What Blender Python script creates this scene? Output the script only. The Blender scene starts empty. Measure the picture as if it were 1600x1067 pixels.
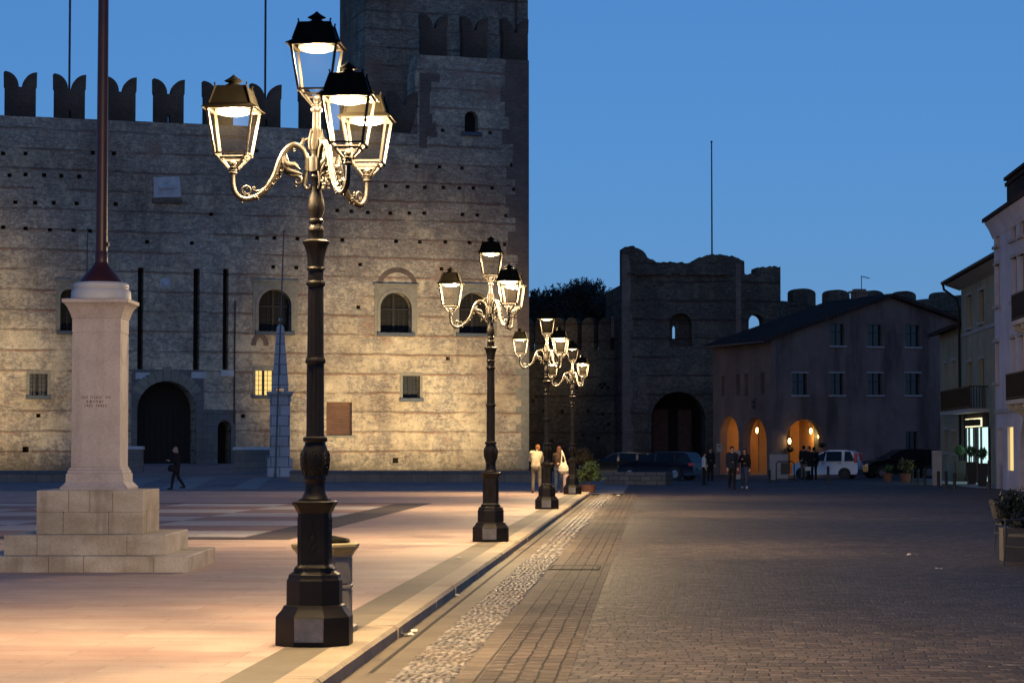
import bpy, math, random
from math import sin, cos, tan, atan, atan2, pi, sqrt, radians
from mathutils import Vector, Matrix
from mathutils.geometry import tessellate_polygon
LAMP_W = 100.0
LAMP_P = 820.0
PANE = .00025
LAMP_SPREAD = 168
FLOOD_W = 6800.0
ARC_W = 60.0
SHOP_W = 20.0
SKY_EL, SKY_ROT, SKY_S = 8.0, 180.0, .125
EXPO = 0.0
R = random.Random(7)
SC = bpy.context.scene
COL = SC.collection
# ---------------------------------------------------------------- camera model
F = 3587.0
YAW = atan(0.0625)
PITCH = atan(163.5 / F)
EYE = 1.62
ROAD = -0.12
HV = Vector((-sin(YAW), cos(YAW), 0))
RV = Vector((cos(YAW), sin(YAW), 0))


def ray(u, v):
    x = (u - 800) / F
    y = (533.5 - v) / F
    return RV * x + HV * (cos(PITCH) - sin(PITCH) * y) + Vector((0, 0, 1)) * (sin(PITCH) + cos(PITCH) * y)


def at(u, v, D):
    d = ray(u, v)
    return Vector((0, 0, EYE)) + d * (D / d.dot(HV))


def ground(u, v, z=ROAD):
    d = ray(u, v)
    return Vector((0, 0, EYE)) + d * ((z - EYE) / d.z)


def CW(x, D):
    p = RV * x + HV * D
    return Vector((p.x, p.y, 0))


class Fac:
    """a vertical plane through two plan points; local x along it, local y into the building"""
    def __init__(s, p0, p1):
        s.p0 = Vector((p0[0], p0[1], 0))
        s.p1 = Vector((p1[0], p1[1], 0))
        s.d = (s.p1 - s.p0).normalized()
        s.n = Vector((-s.d.y, s.d.x, 0))
        s.rz = atan2(s.d.y, s.d.x)

    def px(s, u, v, y=0.0):
        d = ray(u, v)
        o = Vector((0, 0, EYE))
        t = ((s.p0 + s.n * y) - o).dot(s.n) / d.dot(s.n)
        p = o + d * t
        return ((p - s.p0).dot(s.d), p.z)

    def world(s, x, y, z):
        p = s.p0 + s.d * x + s.n * y
        return Vector((p.x, p.y, z))

    def rect(s, u0, u1, v0, v1, y=0.0):
        um, vm = (u0 + u1) / 2, (v0 + v1) / 2
        a = s.px(u0, vm, y)[0]
        b = s.px(u1, vm, y)[0]
        return a, b, s.px(um, v1, y)[1], s.px(um, v0, y)[1]


# ---------------------------------------------------------------- mesh builder
class MB:
    def __init__(s):
        s.v = []
        s.f = []

    def add(s, vs, fs):
        n = len(s.v)
        s.v += [tuple(p) for p in vs]
        s.f += [tuple(i + n for i in f) for f in fs]
        return s

    def box(s, x0, x1, y0, y1, z0, z1, tx=0, ty=0):
        return s.add([(x0, y0, z0), (x1, y0, z0), (x1, y1, z0), (x0, y1, z0),
                      (x0 + tx, y0 + ty, z1), (x1 - tx, y0 + ty, z1), (x1 - tx, y1 - ty, z1), (x0 + tx, y1 - ty, z1)],
                     [(3, 2, 1, 0), (4, 5, 6, 7), (0, 1, 5, 4), (1, 2, 6, 5), (2, 3, 7, 6), (3, 0, 4, 7)])

    def quad(s, a, b, c, d):
        return s.add([a, b, c, d], [(0, 1, 2, 3)])

    def beam(s, a, b, w, h=None):
        """square bar from a to b"""
        a, b = Vector(a), Vector(b)
        h = h or w
        d = (b - a).normalized()
        up = Vector((0, 0, 1)) if abs(d.z) < .95 else Vector((0, 1, 0))
        x = d.cross(up).normalized() * w / 2
        y = x.cross(d).normalized() * h / 2
        vs = [p + q for p in (a, b) for q in (-x - y, x - y, x + y, -x + y)]
        return s.add(vs, [(3, 2, 1, 0), (4, 5, 6, 7), (0, 1, 5, 4), (1, 2, 6, 5), (2, 3, 7, 6), (3, 0, 4, 7)])

    def rings(s, rs, cap0=True, cap1=True):
        n = len(rs[0])
        vs = [p for r in rs for p in r]
        fs = []
        for i in range(len(rs) - 1):
            for j in range(n):
                k = (j + 1) % n
                fs.append((i * n + j, i * n + k, (i + 1) * n + k, (i + 1) * n + j))
        if cap0:
            fs.append(tuple(range(n - 1, -1, -1)))
        if cap1:
            m = (len(rs) - 1) * n
            fs.append(tuple(range(m, m + n)))
        return s.add(vs, fs)

    def lathe(s, prof, n=16, c=(0, 0, 0), ph=0.0, fn=None, sq=None):
        rs = []
        for (r, z) in prof:
            ring = []
            for j in range(n):
                a = ph + 2 * pi * j / n
                q = r * (fn(a, z) if fn else 1)
                x, y = q * cos(a), q * sin(a)
                if sq:
                    x *= sq[0]
                    y *= sq[1]
                ring.append((c[0] + x, c[1] + y, c[2] + z))
            rs.append(ring)
        return s.rings(rs)

    def loft(s, secs, n=14):
        """elliptical horizontal sections (cx,cy,z,rx,ry)"""
        return s.rings([[(cx + rx * cos(2 * pi * j / n), cy + ry * sin(2 * pi * j / n), z) for j in range(n)]
                        for (cx, cy, z, rx, ry) in secs])

    def tube(s, pts, rad, n=8, flat=1.0):
        pts = [Vector(p) for p in pts]
        m = len(pts)
        if not hasattr(rad, '__len__'):
            rad = [rad] * m
        T = [(pts[min(i + 1, m - 1)] - pts[max(i - 1, 0)]).normalized() for i in range(m)]
        up = Vector((0, 0, 1)) if abs(T[0].z) < .9 else Vector((0, 1, 0))
        x = T[0].cross(up).normalized()
        rs = []
        for i in range(m):
            x = (x - T[i] * x.dot(T[i])).normalized()
            y = T[i].cross(x)
            rs.append([pts[i] + (x * cos(2 * pi * j / n) * flat + y * sin(2 * pi * j / n)) * rad[i] for j in range(n)])
        return s.rings(rs)

    def ball(s, c, r, n=10, m=7):
        rx, ry, rz = r if hasattr(r, '__len__') else (r, r, r)
        rs = []
        for i in range(m + 1):
            t = -pi / 2 + pi * (i + .02) / (m + .04)
            rs.append([(c[0] + rx * cos(t) * cos(2 * pi * j / n), c[1] + ry * cos(t) * sin(2 * pi * j / n), c[2] + rz * sin(t)) for j in range(n)])
        return s.rings(rs)

    def plate(s, outline, holes=(), y0=0.0, y1=0.3, M=None):
        """extrude an (x,z) outline with holes from y0 to y1"""
        def area(l):
            return sum(l[i][0] * l[(i + 1) % len(l)][1] - l[(i + 1) % len(l)][0] * l[i][1] for i in range(len(l)))
        loops = [list(outline) if area(outline) > 0 else list(outline)[::-1]]
        loops += [list(h) if area(h) < 0 else list(h)[::-1] for h in holes]
        flat = [p for l in loops for p in l]
        tris = tessellate_polygon([[Vector((p[0], p[1], 0)) for p in l] for l in loops])
        n = len(flat)
        vs = [(p[0], y0, p[1]) for p in flat] + [(p[0], y1, p[1]) for p in flat]
        fs = []
        for t in tris:
            a, b, c = [flat[i] for i in t]
            ar = (b[0] - a[0]) * (c[1] - a[1]) - (c[0] - a[0]) * (b[1] - a[1])
            if abs(ar) < 1e-12:
                continue
            t = t if ar > 0 else t[::-1]
            fs.append(tuple(t))
            fs.append(tuple(i + n for i in t[::-1]))
        k = 0
        for l in loops:
            m = len(l)
            for i in range(m):
                j = (i + 1) % m
                fs.append((k + i, k + i + n, k + j + n, k + j))
            k += m
        if M is not None:
            vs = [M @ Vector(p) for p in vs]
        return s.add(vs, fs)

    def xf(s, M):
        s.v = [tuple(M @ Vector(p)) for p in s.v]
        return s

    def join(s, o, M=None):
        return s.add([tuple(M @ Vector(p)) for p in o.v] if M is not None else o.v, o.f)

    def mesh(s, name, m, smooth=None):
        me = bpy.data.meshes.new(name)
        me.from_pydata(s.v, [], s.f)
        me.update()
        if m:
            me.materials.append(m)
        if smooth is not None:
            me.shade_smooth()
            if smooth < 179:
                me.set_sharp_from_angle(angle=radians(smooth))
        return me

    def build(s, name, m, parent=None, smooth=None, loc=(0, 0, 0), rz=0.0):
        o = bpy.data.objects.new(name, s.mesh(name, m, smooth))
        COL.objects.link(o)
        o.location = loc
        o.rotation_euler = (0, 0, rz)
        if parent:
            o.parent = parent
        return o


def arch(x0, x1, z0, z1, n=14, rise=None):
    """opening outline with a round head; z1 is the crown"""
    r = (x1 - x0) / 2
    h = r if rise is None else rise
    c = (x0 + x1) / 2
    return [(x0, z0), (x1, z0)] + [(c + r * cos(pi * i / n), z1 - h + h * sin(pi * i / n)) for i in range(n + 1)]


def rct(x0, x1, z0, z1):
    return [(x0, z0), (x1, z0), (x1, z1), (x0, z1)]


def tag(o, label=None, cat=None, group=None, kind=None):
    if label:
        o['label'] = label
    if cat:
        o['category'] = cat
    if group:
        o['group'] = group
    if kind:
        o['kind'] = kind
    return o


def thing(name, label, cat, loc=(0, 0, 0), rz=0.0, group=None):
    o = bpy.data.objects.new(name, None)
    COL.objects.link(o)
    o.location = loc
    o.rotation_euler = (0, 0, rz)
    o.empty_display_size = .2
    return tag(o, label, cat, group)


KIDS = {}


def copy_tree(o, parent=None):
    c = o.copy()
    COL.objects.link(c)
    if parent:
        c.parent = parent
    for ch in list(o.children):
        copy_tree(ch, c)
    return c


def light(name, typ, loc, power, col, parent=None, rot=(0, 0, 0), **kw):
    d = bpy.data.lights.new(name, typ)
    d.energy = power
    d.color = col
    for k, v in kw.items():
        setattr(d, k, v)
    o = bpy.data.objects.new(name, d)
    COL.objects.link(o)
    o.location = loc
    o.rotation_euler = rot
    if parent:
        o.parent = parent
    return o


# ---------------------------------------------------------------- materials
def nd(nt, t, ins=None, **props):
    n = nt.nodes.new(t)
    for k, v in props.items():
        setattr(n, k, v)
    for k, v in (ins or {}).items():
        s = n.inputs[k]
        if isinstance(v, bpy.types.NodeSocket):
            nt.links.new(v, s)
        else:
            if s.type == 'RGBA' and len(v) == 3:
                v = (*v, 1)
            s.default_value = v
    return n


class Mat:
    def __init__(s, name):
        s.m = bpy.data.materials.new(name)
        s.m.use_nodes = True
        s.nt = s.m.node_tree
        s.b = s.nt.nodes['Principled BSDF']
        s.tc = s.nt.nodes.new('ShaderNodeTexCoord')
        s.obj = s.tc.outputs['Object']

    def math(s, op, a, b=0.0, c=0.0, clamp=False):
        return nd(s.nt, 'ShaderNodeMath', {0: a, 1: b, 2: c}, operation=op, use_clamp=clamp).outputs[0]

    def mix(s, fac, a, b, blend='MIX'):
        n = nd(s.nt, 'ShaderNodeMix', data_type='RGBA', blend_type=blend)
        for i, v in ((0, fac), (6, a), (7, b)):
            k = n.inputs[i]
            if isinstance(v, bpy.types.NodeSocket):
                s.nt.links.new(v, k)
            else:
                k.default_value = v if i == 0 else (*v, 1)
        return n.outputs[2]

    def map(s, scale=(1, 1, 1), rot=(0, 0, 0), loc=(0, 0, 0), vec=None):
        return nd(s.nt, 'ShaderNodeMapping', {'Vector': vec or s.obj, 'Scale': scale, 'Rotation': rot, 'Location': loc}).outputs[0]

    def noise(s, scale, detail=3, rough=.55, vec=None, col=False):
        n = nd(s.nt, 'ShaderNodeTexNoise', {'Vector': vec or s.obj, 'Scale': scale, 'Detail': detail, 'Roughness': rough})
        return n.outputs['Color' if col else 'Fac']

    def vor(s, scale, vec=None, feature='F1', rnd=1.0):
        return nd(s.nt, 'ShaderNodeTexVoronoi', {'Vector': vec or s.obj, 'Scale': scale, 'Randomness': rnd}, feature=feature)

    def ramp(s, fac, stops):
        n = nd(s.nt, 'ShaderNodeValToRGB', {'Fac': fac})
        cr = n.color_ramp
        while len(cr.elements) < len(stops):
            cr.elements.new(.5)
        for e, (p, c) in zip(cr.elements, stops):
            e.position = p
            e.color = (*c, 1) if hasattr(c, '__len__') else (c, c, c, 1)
        return n.outputs[0]

    def step(s, x, lo, hi):
        return nd(s.nt, 'ShaderNodeMapRange', {'Value': x, 'From Min': lo, 'From Max': hi}, interpolation_type='SMOOTHSTEP').outputs[0]

    def bump(s, h, strength=.5, dist=.02):
        n = nd(s.nt, 'ShaderNodeBump', {'Height': h, 'Strength': strength, 'Distance': dist})
        s.nt.links.new(n.outputs[0], s.b.inputs['Normal'])

    def out(s, col, rough=.7, metal=0.0, spec=.5):
        for k, v in (('Base Color', col), ('Roughness', rough), ('Metallic', metal), ('Specular IOR Level', spec)):
            i = s.b.inputs[k]
            if isinstance(v, bpy.types.NodeSocket):
                s.nt.links.new(v, i)
            else:
                i.default_value = (*v, 1) if hasattr(v, '__len__') else v
        return s.m


def simple(name, col, rough=.65, metal=0.0, var=.25, vs=5.0, bump=.0, bs=40.0, spec=.5):
    m = Mat(name)
    f = m.noise(vs, 4, .6)
    lo = tuple(c * (1 - var) for c in col)
    hi = tuple(min(1, c * (1 + var)) for c in col)
    c = m.ramp(f, [(.3, lo), (.7, hi)])
    if bump:
        m.bump(m.noise(bs, 3), bump, .01)
    return m.out(c, rough, metal, spec)


def emis(name, col, strength):
    m = Mat(name)
    m.b.inputs['Base Color'].default_value = (.05, .05, .05, 1)
    m.b.inputs['Emission Color'].default_value = (*col, 1)
    m.b.inputs['Emission Strength'].default_value = strength
    return m.m


def castle_stone(name, red=0.0, dark=1.0, plaster=1.0):
    m = Mat(name)
    # wall coordinates (x, z) gently distorted
    nz = m.noise(1.3, 3, .6, col=True)
    off = nd(m.nt, 'ShaderNodeVectorMath', {0: nz, 1: (.5, .5, .5)}, operation='SUBTRACT').outputs[0]
    off = nd(m.nt, 'ShaderNodeVectorMath', {0: off, 'Scale': .16}, operation='SCALE').outputs[0]
    wob = nd(m.nt, 'ShaderNodeVectorMath', {0: m.obj, 1: off}, operation='ADD').outputs[0]
    sv = m.map((4.0, 1.2, 9.5), vec=wob)
    st = m.vor(1.0, sv)
    rnd = nd(m.nt, 'ShaderNodeSeparateColor', {0: st.outputs['Color']})
    edge = m.vor(1.0, sv, 'DISTANCE_TO_EDGE').outputs['Distance']
    gap = m.step(edge, .01, .12)
    stone = m.ramp(rnd.outputs[0], [(0, (.17, .152, .135)), (.3, (.225, .203, .178)), (.6, (.27, .245, .205)), (.9, (.33, .30, .25)), (1, (.25, .165, .12))])
    stone = m.mix(m.math('MULTIPLY', m.math('SUBTRACT', 1.0, gap), .75), stone, (.13, .115, .10))
    z = nd(m.nt, 'ShaderNodeSeparateXYZ', {0: wob}).outputs
    # plaster and lime patches, mostly low on the wall
    p = m.noise(.42, 7, .68)
    p2 = m.noise(2.6, 4, .65)
    pz = m.step(z[2], 15.0, 6.0)
    pm = m.math('ADD', p, m.math('MULTIPLY', pz, .10 * plaster))
    pm = m.math('ADD', pm, m.math('MULTIPLY', m.math('SUBTRACT', p2, .5), .55))
    pm = m.math('MULTIPLY', m.step(pm, .50, .66), .72)
    plc = m.ramp(m.noise(1.3, 6, .7), [(.25, (.25, .215, .16)), (.5, (.39, .335, .24)), (.75, (.52, .46, .35))])
    c = m.mix(pm, stone, plc)
    # dark broken bed joints that run along the wall
    bj = nd(m.nt, 'ShaderNodeTexNoise', {'Vector': m.map((.6, 1, 3.6), loc=(4, 0, 1)), 'Scale': 1.0, 'Detail': 5.0, 'Roughness': .7}).outputs[0]
    c = m.mix(m.math('MULTIPLY', m.step(bj, .54, .66), .5), c, (.085, .075, .07))
    spk = m.noise(6.5, 3, .7)
    c = m.mix(m.math('MULTIPLY', m.step(spk, .57, .68), .65), c, (.44, .40, .33))
    c = m.mix(m.math('MULTIPLY', m.step(spk, .43, .33), .65), c, (.10, .088, .08))
    # thin brick string courses
    bz = m.math('ADD', z[2], m.math('MULTIPLY', m.noise(.25, 2), .25))
    fr = m.math('FRACT', m.math('DIVIDE', bz, 1.31))
    band = m.math('MULTIPLY', m.step(fr, 0.0, .02), m.step(fr, .085, .06))
    bn = nd(m.nt, 'ShaderNodeTexNoise', {'Vector': m.map((.30, 1, 1.2)), 'Scale': 1.0, 'Detail': 4.0}).outputs[0]
    band = m.math('MULTIPLY', m.math('MULTIPLY', band, m.step(bn, .40, .56)), .8)
    ln = m.math('MULTIPLY', m.step(fr, .055, .085), m.step(fr, .16, .12))
    ln = m.math('MULTIPLY', m.math('MULTIPLY', ln, m.step(bn, .32, .5)), .68)
    c = m.mix(ln, c, (.06, .05, .045))  # shadow joint just above each brick course, painted dark into the colour
    bcol = m.ramp(m.noise(7, 2, vec=m.map((1, 1, 3))), [(.3, (.12, .06, .042)), (.7, (.24, .12, .075))])
    c = m.mix(band, c, bcol)
    # brick repairs
    bt = nd(m.nt, 'ShaderNodeTexBrick', {'Vector': m.map(rot=(pi / 2, 0, 0), vec=wob), 'Color1': (.15, .085, .065, 1), 'Color2': (.22, .13, .095, 1), 'Mortar': (.22, .19, .16, 1),
                                         'Scale': 1.0, 'Mortar Size': .022, 'Brick Width': .34, 'Row Height': .13})
    rp = m.step(m.math('ADD', m.noise(.3, 4, .6, vec=m.map(loc=(13, 3, 5))), m.math('MULTIPLY', m.math('SUBTRACT', p2, .5), .25)), .58 - red, .70 - red)
    c = m.mix(m.math('MULTIPLY', rp, .8), c, bt.outputs['Color'])
    # stain streaks, heavier higher up, and a darker foot
    stz = nd(m.nt, 'ShaderNodeTexNoise', {'Vector': m.map((.55, 1, .16), loc=(2, 0, 0)), 'Scale': 1.0, 'Detail': 6.0, 'Roughness': .65}).outputs[0]
    stain = m.step(stz, .46, .72)
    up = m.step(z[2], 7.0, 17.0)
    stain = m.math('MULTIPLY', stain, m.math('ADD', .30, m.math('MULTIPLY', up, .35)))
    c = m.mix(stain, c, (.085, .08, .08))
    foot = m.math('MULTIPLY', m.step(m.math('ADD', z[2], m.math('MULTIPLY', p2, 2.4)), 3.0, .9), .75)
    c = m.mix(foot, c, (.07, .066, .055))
    big = m.noise(.16, 5, .62, vec=m.map(loc=(3, 0, 9)))
    c = m.mix(1.0, c, m.ramp(big, [(.33, (1.15, 1.02, .93)), (.5, (1.7, 1.58, 1.44)), (.66, (2.15, 2.03, 1.85))]), 'MULTIPLY')
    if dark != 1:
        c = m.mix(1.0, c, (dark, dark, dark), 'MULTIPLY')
    h = m.math('ADD', m.math('MULTIPLY', gap, .5), m.math('MULTIPLY', p2, .8))
    m.bump(h, .55, .04)
    return m.out(c, .92, 0, .15)


def brickmat(name, c1, c2, mort, w=.25, h=.07, ms=.012, rot=(pi / 2, 0, 0), wob=.02, rough=.85, bstr=.5, patch=None, pv=.45, spec=.3):
    m = Mat(name)
    nz = m.noise(3, 2, col=True)
    off = nd(m.nt, 'ShaderNodeVectorMath', {0: nz, 'Scale': wob}, operation='SCALE').outputs[0]
    v = nd(m.nt, 'ShaderNodeVectorMath', {0: m.obj, 1: off}, operation='ADD').outputs[0]
    bt = nd(m.nt, 'ShaderNodeTexBrick', {'Vector': m.map(rot=rot, vec=v), 'Color1': (*c1, 1), 'Color2': (*c2, 1), 'Mortar': (*mort, 1),
                                         'Scale': 1.0, 'Mortar Size': ms, 'Mortar Smooth': .3, 'Brick Width': w, 'Row Height': h, 'Bias': 0.0})
    n = m.noise(.7, 6, .65)
    c = m.mix(pv, bt.outputs['Color'], m.ramp(n, [(.3, (.25, .25, .25)), (.7, (1, 1, 1))]), 'MULTIPLY')
    f = m.noise(25, 3, .6)
    c = m.mix(.35, c, m.ramp(f, [(.3, (.45, .45, .45)), (.7, (1, 1, 1))]), 'MULTIPLY')
    if patch:
        pm = m.step(m.noise(.23, 5, .6), .5, .62)
        c = m.mix(m.math('MULTIPLY', pm, .6), c, patch)
    hgt = m.math('ADD', m.math('MULTIPLY', m.math('SUBTRACT', 1.0, bt.outputs['Fac']), 1.0), m.math('MULTIPLY', f, .35))
    m.bump(hgt, bstr, .012)
    return m.out(c, rough, 0, spec)
# ---------------------------------------------------------------- material table
LAMPCOL = (1.0, .70, .36)
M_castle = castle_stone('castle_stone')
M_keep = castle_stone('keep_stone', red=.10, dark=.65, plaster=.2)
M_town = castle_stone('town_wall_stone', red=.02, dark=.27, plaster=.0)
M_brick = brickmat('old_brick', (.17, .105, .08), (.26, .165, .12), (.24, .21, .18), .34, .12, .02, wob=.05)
M_merlon = castle_stone('darkened_merlon_brick', red=.22, dark=.42, plaster=-1.0)  # brown brick, shade put into its colour so the floodlit merlons stay silhouettes
M_brickw = brickmat('bricked_window', (.17, .075, .045), (.24, .11, .065), (.17, .13, .10), .3, .1, .014)
M_ashlar = brickmat('ashlar', (.27, .25, .22), (.22, .20, .175), (.12, .11, .10), .75, .42, .012, wob=.02)
M_marble = simple('white_marble', (.52, .52, .53), .6, 0, .12, 3, .1)
M_frame = simple('stone_surround', (.27, .245, .19), .8, 0, .2, 3, .2)
M_sill = simple('grey_sill', (.085, .10, .12), .7, 0, .2, 4)
M_hole = simple('dark_interior', (.012, .011, .010), .9, 0, .1)
M_wood = simple('dark_old_wood', (.016, .012, .010), .8, 0, .35, 8, .3, 30)
M_glass = simple('dark_pane', (.012, .014, .018), .12, 0, .1, 2)
M_iron = simple('black_cast_iron', (.011, .0085, .0065), .5, .1, .25, 9, .12, 60, .25)
M_bronze = simple('bronze_paint', (.009, .0065, .0043), .48, .2, .35, 14, .2, 90, .4)
M_roofm = simple('lantern_roof_metal', (.006, .005, .003), .7, 0, .25, 9, 0, 40, .06)
M_zinc = simple('zinc_plate', (.20, .19, .18), .5, .5, .25, 9)
M_maroon = simple('maroon_paint', (.038, .009, .0075), .42, 0, .2, 5)
M_rope = simple('grey_rope', (.12, .12, .12), .9)
M_pole = simple('dark_pole', (.05, .045, .045), .6)


def stone_pink():
    m = Mat('pink_veined_marble')
    a = m.noise(2.2, 6, .62)
    b = m.noise(28, 4, .65)
    c = m.ramp(a, [(.3, (.44, .37, .34)), (.55, (.54, .47, .43)), (.75, (.60, .53, .485))])
    c = m.mix(.4, c, m.ramp(b, [(.3, (.55, .5, .5)), (.65, (1, 1, 1))]), 'MULTIPLY')
    w = m.step(m.noise(1, 5, .7, vec=m.map((5, 5, .5))), .5, .72)
    c = m.mix(m.math('MULTIPLY', w, .35), c, (.26, .20, .18))
    m.bump(b, .25, .004)
    return m.out(c, .7, 0, .3)


def stone_cream():
    m = Mat('cream_limestone_block')
    a = m.noise(1.7, 6, .62)
    b = m.noise(34, 4, .65)
    c = m.ramp(a, [(.3, (.46, .39, .305)), (.55, (.58, .51, .41)), (.75, (.64, .575, .485))])
    c = m.mix(.45, c, m.ramp(b, [(.3, (.5, .47, .44)), (.65, (1, 1, 1))]), 'MULTIPLY')
    p = m.step(m.noise(5, 6, .7), .6, .75)
    c = m.mix(m.math('MULTIPLY', p, .3), c, (.2, .15, .1))
    run = m.step(m.noise(1.0, 5, .65, vec=m.map((4, 4, .5))), .5, .7)
    c = m.mix(m.math('MULTIPLY', run, .4), c, (.19, .155, .115))
    bk = m.ramp(m.noise(.9, 1, vec=m.map((1.6, 1.6, 4), loc=(2, 5, 1))), [(.35, (.8, .76, .7)), (.6, (1.05, 1.04, 1.02))])
    c = m.mix(1.0, c, bk, 'MULTIPLY')
    m.bump(m.math('ADD', b, m.math('MULTIPLY', a, 1.5)), .5, .008)
    return m.out(c, .75, 0, .3)


M_pink = stone_pink()
M_cream = stone_cream()
M_letter = simple('cut_letters', (.25, .17, .15), .8)


def paving_mat():
    m = Mat('marble_paving')
    v = m.map(rot=(0, 0, 0))
    bt = nd(m.nt, 'ShaderNodeTexBrick', {'Vector': v, 'Color1': (.44, .30, .25, 1), 'Color2': (.51, .385, .325, 1), 'Mortar': (.27, .19, .15, 1),
                                         'Scale': 1.0, 'Mortar Size': .006, 'Brick Width': 1.35, 'Row Height': .42}, offset=.37)
    st = m.noise(1.0, 2, .5, vec=m.map((.05, 1.3, 1)))
    c = m.mix(m.math('MULTIPLY', m.step(st, .42, .62), .45), bt.outputs['Color'], (.52, .43, .36))
    n = m.noise(.9, 7, .68)
    c = m.mix(.55, c, m.ramp(n, [(.28, (.5, .45, .43)), (.62, (1, 1, 1))]), 'MULTIPLY')
    f = m.noise(40, 3, .6)
    c = m.mix(.3, c, m.ramp(f, [(.3, (.5, .5, .5)), (.7, (1, 1, 1))]), 'MULTIPLY')
    sm = nd(m.nt, 'ShaderNodeTexNoise', {'Vector': m.map((.35, .9, 1), loc=(5, 1, 0)), 'Scale': 1.0, 'Detail': 6.0, 'Roughness': .7}).outputs[0]
    c = m.mix(m.math('MULTIPLY', m.step(sm, .5, .68), .3), c, (.20, .14, .115))
    dots = m.vor(2.6).outputs['Distance']
    c = m.mix(m.math('MULTIPLY', m.step(dots, .075, .05), .6), c, (.10, .08, .07))
    m.bump(m.math('ADD', m.math('MULTIPLY', bt.outputs['Fac'], -1.0), m.math('MULTIPLY', n, .8)), .25, .006)
    return m.out(c, m.ramp(n, [(.3, .6), (.7, .8)]), 0, .25)


def board_mat(name, c1, c2):
    m = Mat(name)
    bt = nd(m.nt, 'ShaderNodeTexBrick', {'Vector': m.obj, 'Color1': (*c1, 1), 'Color2': (*c2, 1), 'Mortar': (.15, .12, .11, 1),
                                         'Scale': 1.0, 'Mortar Size': .006, 'Brick Width': .98, 'Row Height': .49}, offset=.5)
    n = m.noise(.9, 6, .65)
    c = m.mix(.45, bt.outputs['Color'], m.ramp(n, [(.28, (.5, .5, .5)), (.62, (1, 1, 1))]), 'MULTIPLY')
    m.bump(n, .2, .006)
    return m.out(c, .7, 0, .25)


def setts_mat(name, c1, c2, mort, w, h, patch, rot=0.0, ms=.012, rough=.82, wob=.03, bs=.8, big=0.0, ys=1.0):
    m = Mat(name)
    nz = m.noise(2.2, 3, .6, col=True)
    off = nd(m.nt, 'ShaderNodeVectorMath', {0: nz, 'Scale': wob * 2}, operation='SCALE').outputs[0]
    lo = nd(m.nt, 'ShaderNodeVectorMath', {0: m.noise(.45, 2, .5, col=True), 'Scale': big}, operation='SCALE').outputs[0]
    off = nd(m.nt, 'ShaderNodeVectorMath', {0: off, 1: lo}, operation='ADD').outputs[0]
    v = nd(m.nt, 'ShaderNodeVectorMath', {0: m.map(rot=(0, 0, rot), vec=m.map((1, ys, 1))), 1: off}, operation='ADD').outputs[0]
    bt = nd(m.nt, 'ShaderNodeTexBrick', {'Vector': v, 'Color1': (*c1, 1), 'Color2': (*c2, 1), 'Mortar': (*mort, 1),
                                         'Scale': 1.0, 'Mortar Size': ms, 'Mortar Smooth': .5, 'Brick Width': w, 'Row Height': h, 'Bias': -.1}, offset=.5)
    n = m.noise(.35, 6, .65)
    f = m.noise(14, 4, .65)
    c = m.mix(.8, bt.outputs['Color'], m.ramp(n, [(.30, (.30, .30, .33)), (.48, (.85, .83, .84)), (.68, (1.15, 1.1, 1.08))]), 'MULTIPLY')
    c = m.mix(m.math('MULTIPLY', m.step(m.noise(.5, 5, .6, vec=m.map(loc=(7, 2, 0))), .5, .7), .55), c, patch)
    c = m.mix(.5, c, m.ramp(f, [(.3, (.4, .4, .4)), (.68, (1.0, 1.0, 1.0))]), 'MULTIPLY')
    odd = m.step(m.noise(5.5, 2, .5, vec=m.map((1, 2, 1))), .64, .7)
    c = m.mix(m.math('MULTIPLY', odd, .5), c, (.30, .25, .20))
    m.bump(m.math('ADD', m.math('MULTIPLY', bt.outputs['Fac'], -1.0), m.math('MULTIPLY', f, .9)), bs, .018)
    return m.out(c, m.ramp(f, [(.3, rough - .12), (.7, rough + .12)]), 0, .22)


def cobble_mat():
    m = Mat('river_cobbles')
    r = nd(m.nt, 'ShaderNodeNewGeometry').outputs['Random Per Island']
    c = m.ramp(r, [(0, (.08, .072, .068)), (.35, (.155, .14, .125)), (.7, (.24, .215, .185)), (.92, (.36, .33, .29)), (1, (.15, .095, .075))])
    c = m.mix(m.math('MULTIPLY', m.step(m.noise(.5, 5), .45, .65), .5), c, (.25, .18, .12))
    c = m.mix(.4, c, m.ramp(m.noise(50, 3), [(.3, (.5, .5, .5)), (.7, (1, 1, 1))]), 'MULTIPLY')
    return m.out(c, .6, 0, .35)


def slab_mat(name, col, L=1.6, W=.6, dark=(.12, .11, .10), rot=0.0):
    m = Mat(name)
    bt = nd(m.nt, 'ShaderNodeTexBrick', {'Vector': m.map(rot=(0, 0, rot)), 'Color1': (*col, 1), 'Color2': tuple(c * .84 for c in col) + (1,), 'Mortar': (*dark, 1),
                                         'Scale': 1.0, 'Mortar Size': .007, 'Brick Width': L, 'Row Height': W}, offset=.0)
    n = m.noise(1.2, 7, .7)
    f = m.noise(45, 3, .6)
    c = m.mix(.6, bt.outputs['Color'], m.ramp(n, [(.28, (.5, .47, .43)), (.62, (1, 1, 1))]), 'MULTIPLY')
    c = m.mix(.35, c, m.ramp(f, [(.3, (.5, .5, .5)), (.7, (1, 1, 1))]), 'MULTIPLY')
    m.bump(m.math('ADD', m.math('MULTIPLY', bt.outputs['Fac'], -1.0), m.math('MULTIPLY', f, .5)), .4, .006)
    return m.out(c, .75, 0, .25)


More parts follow.
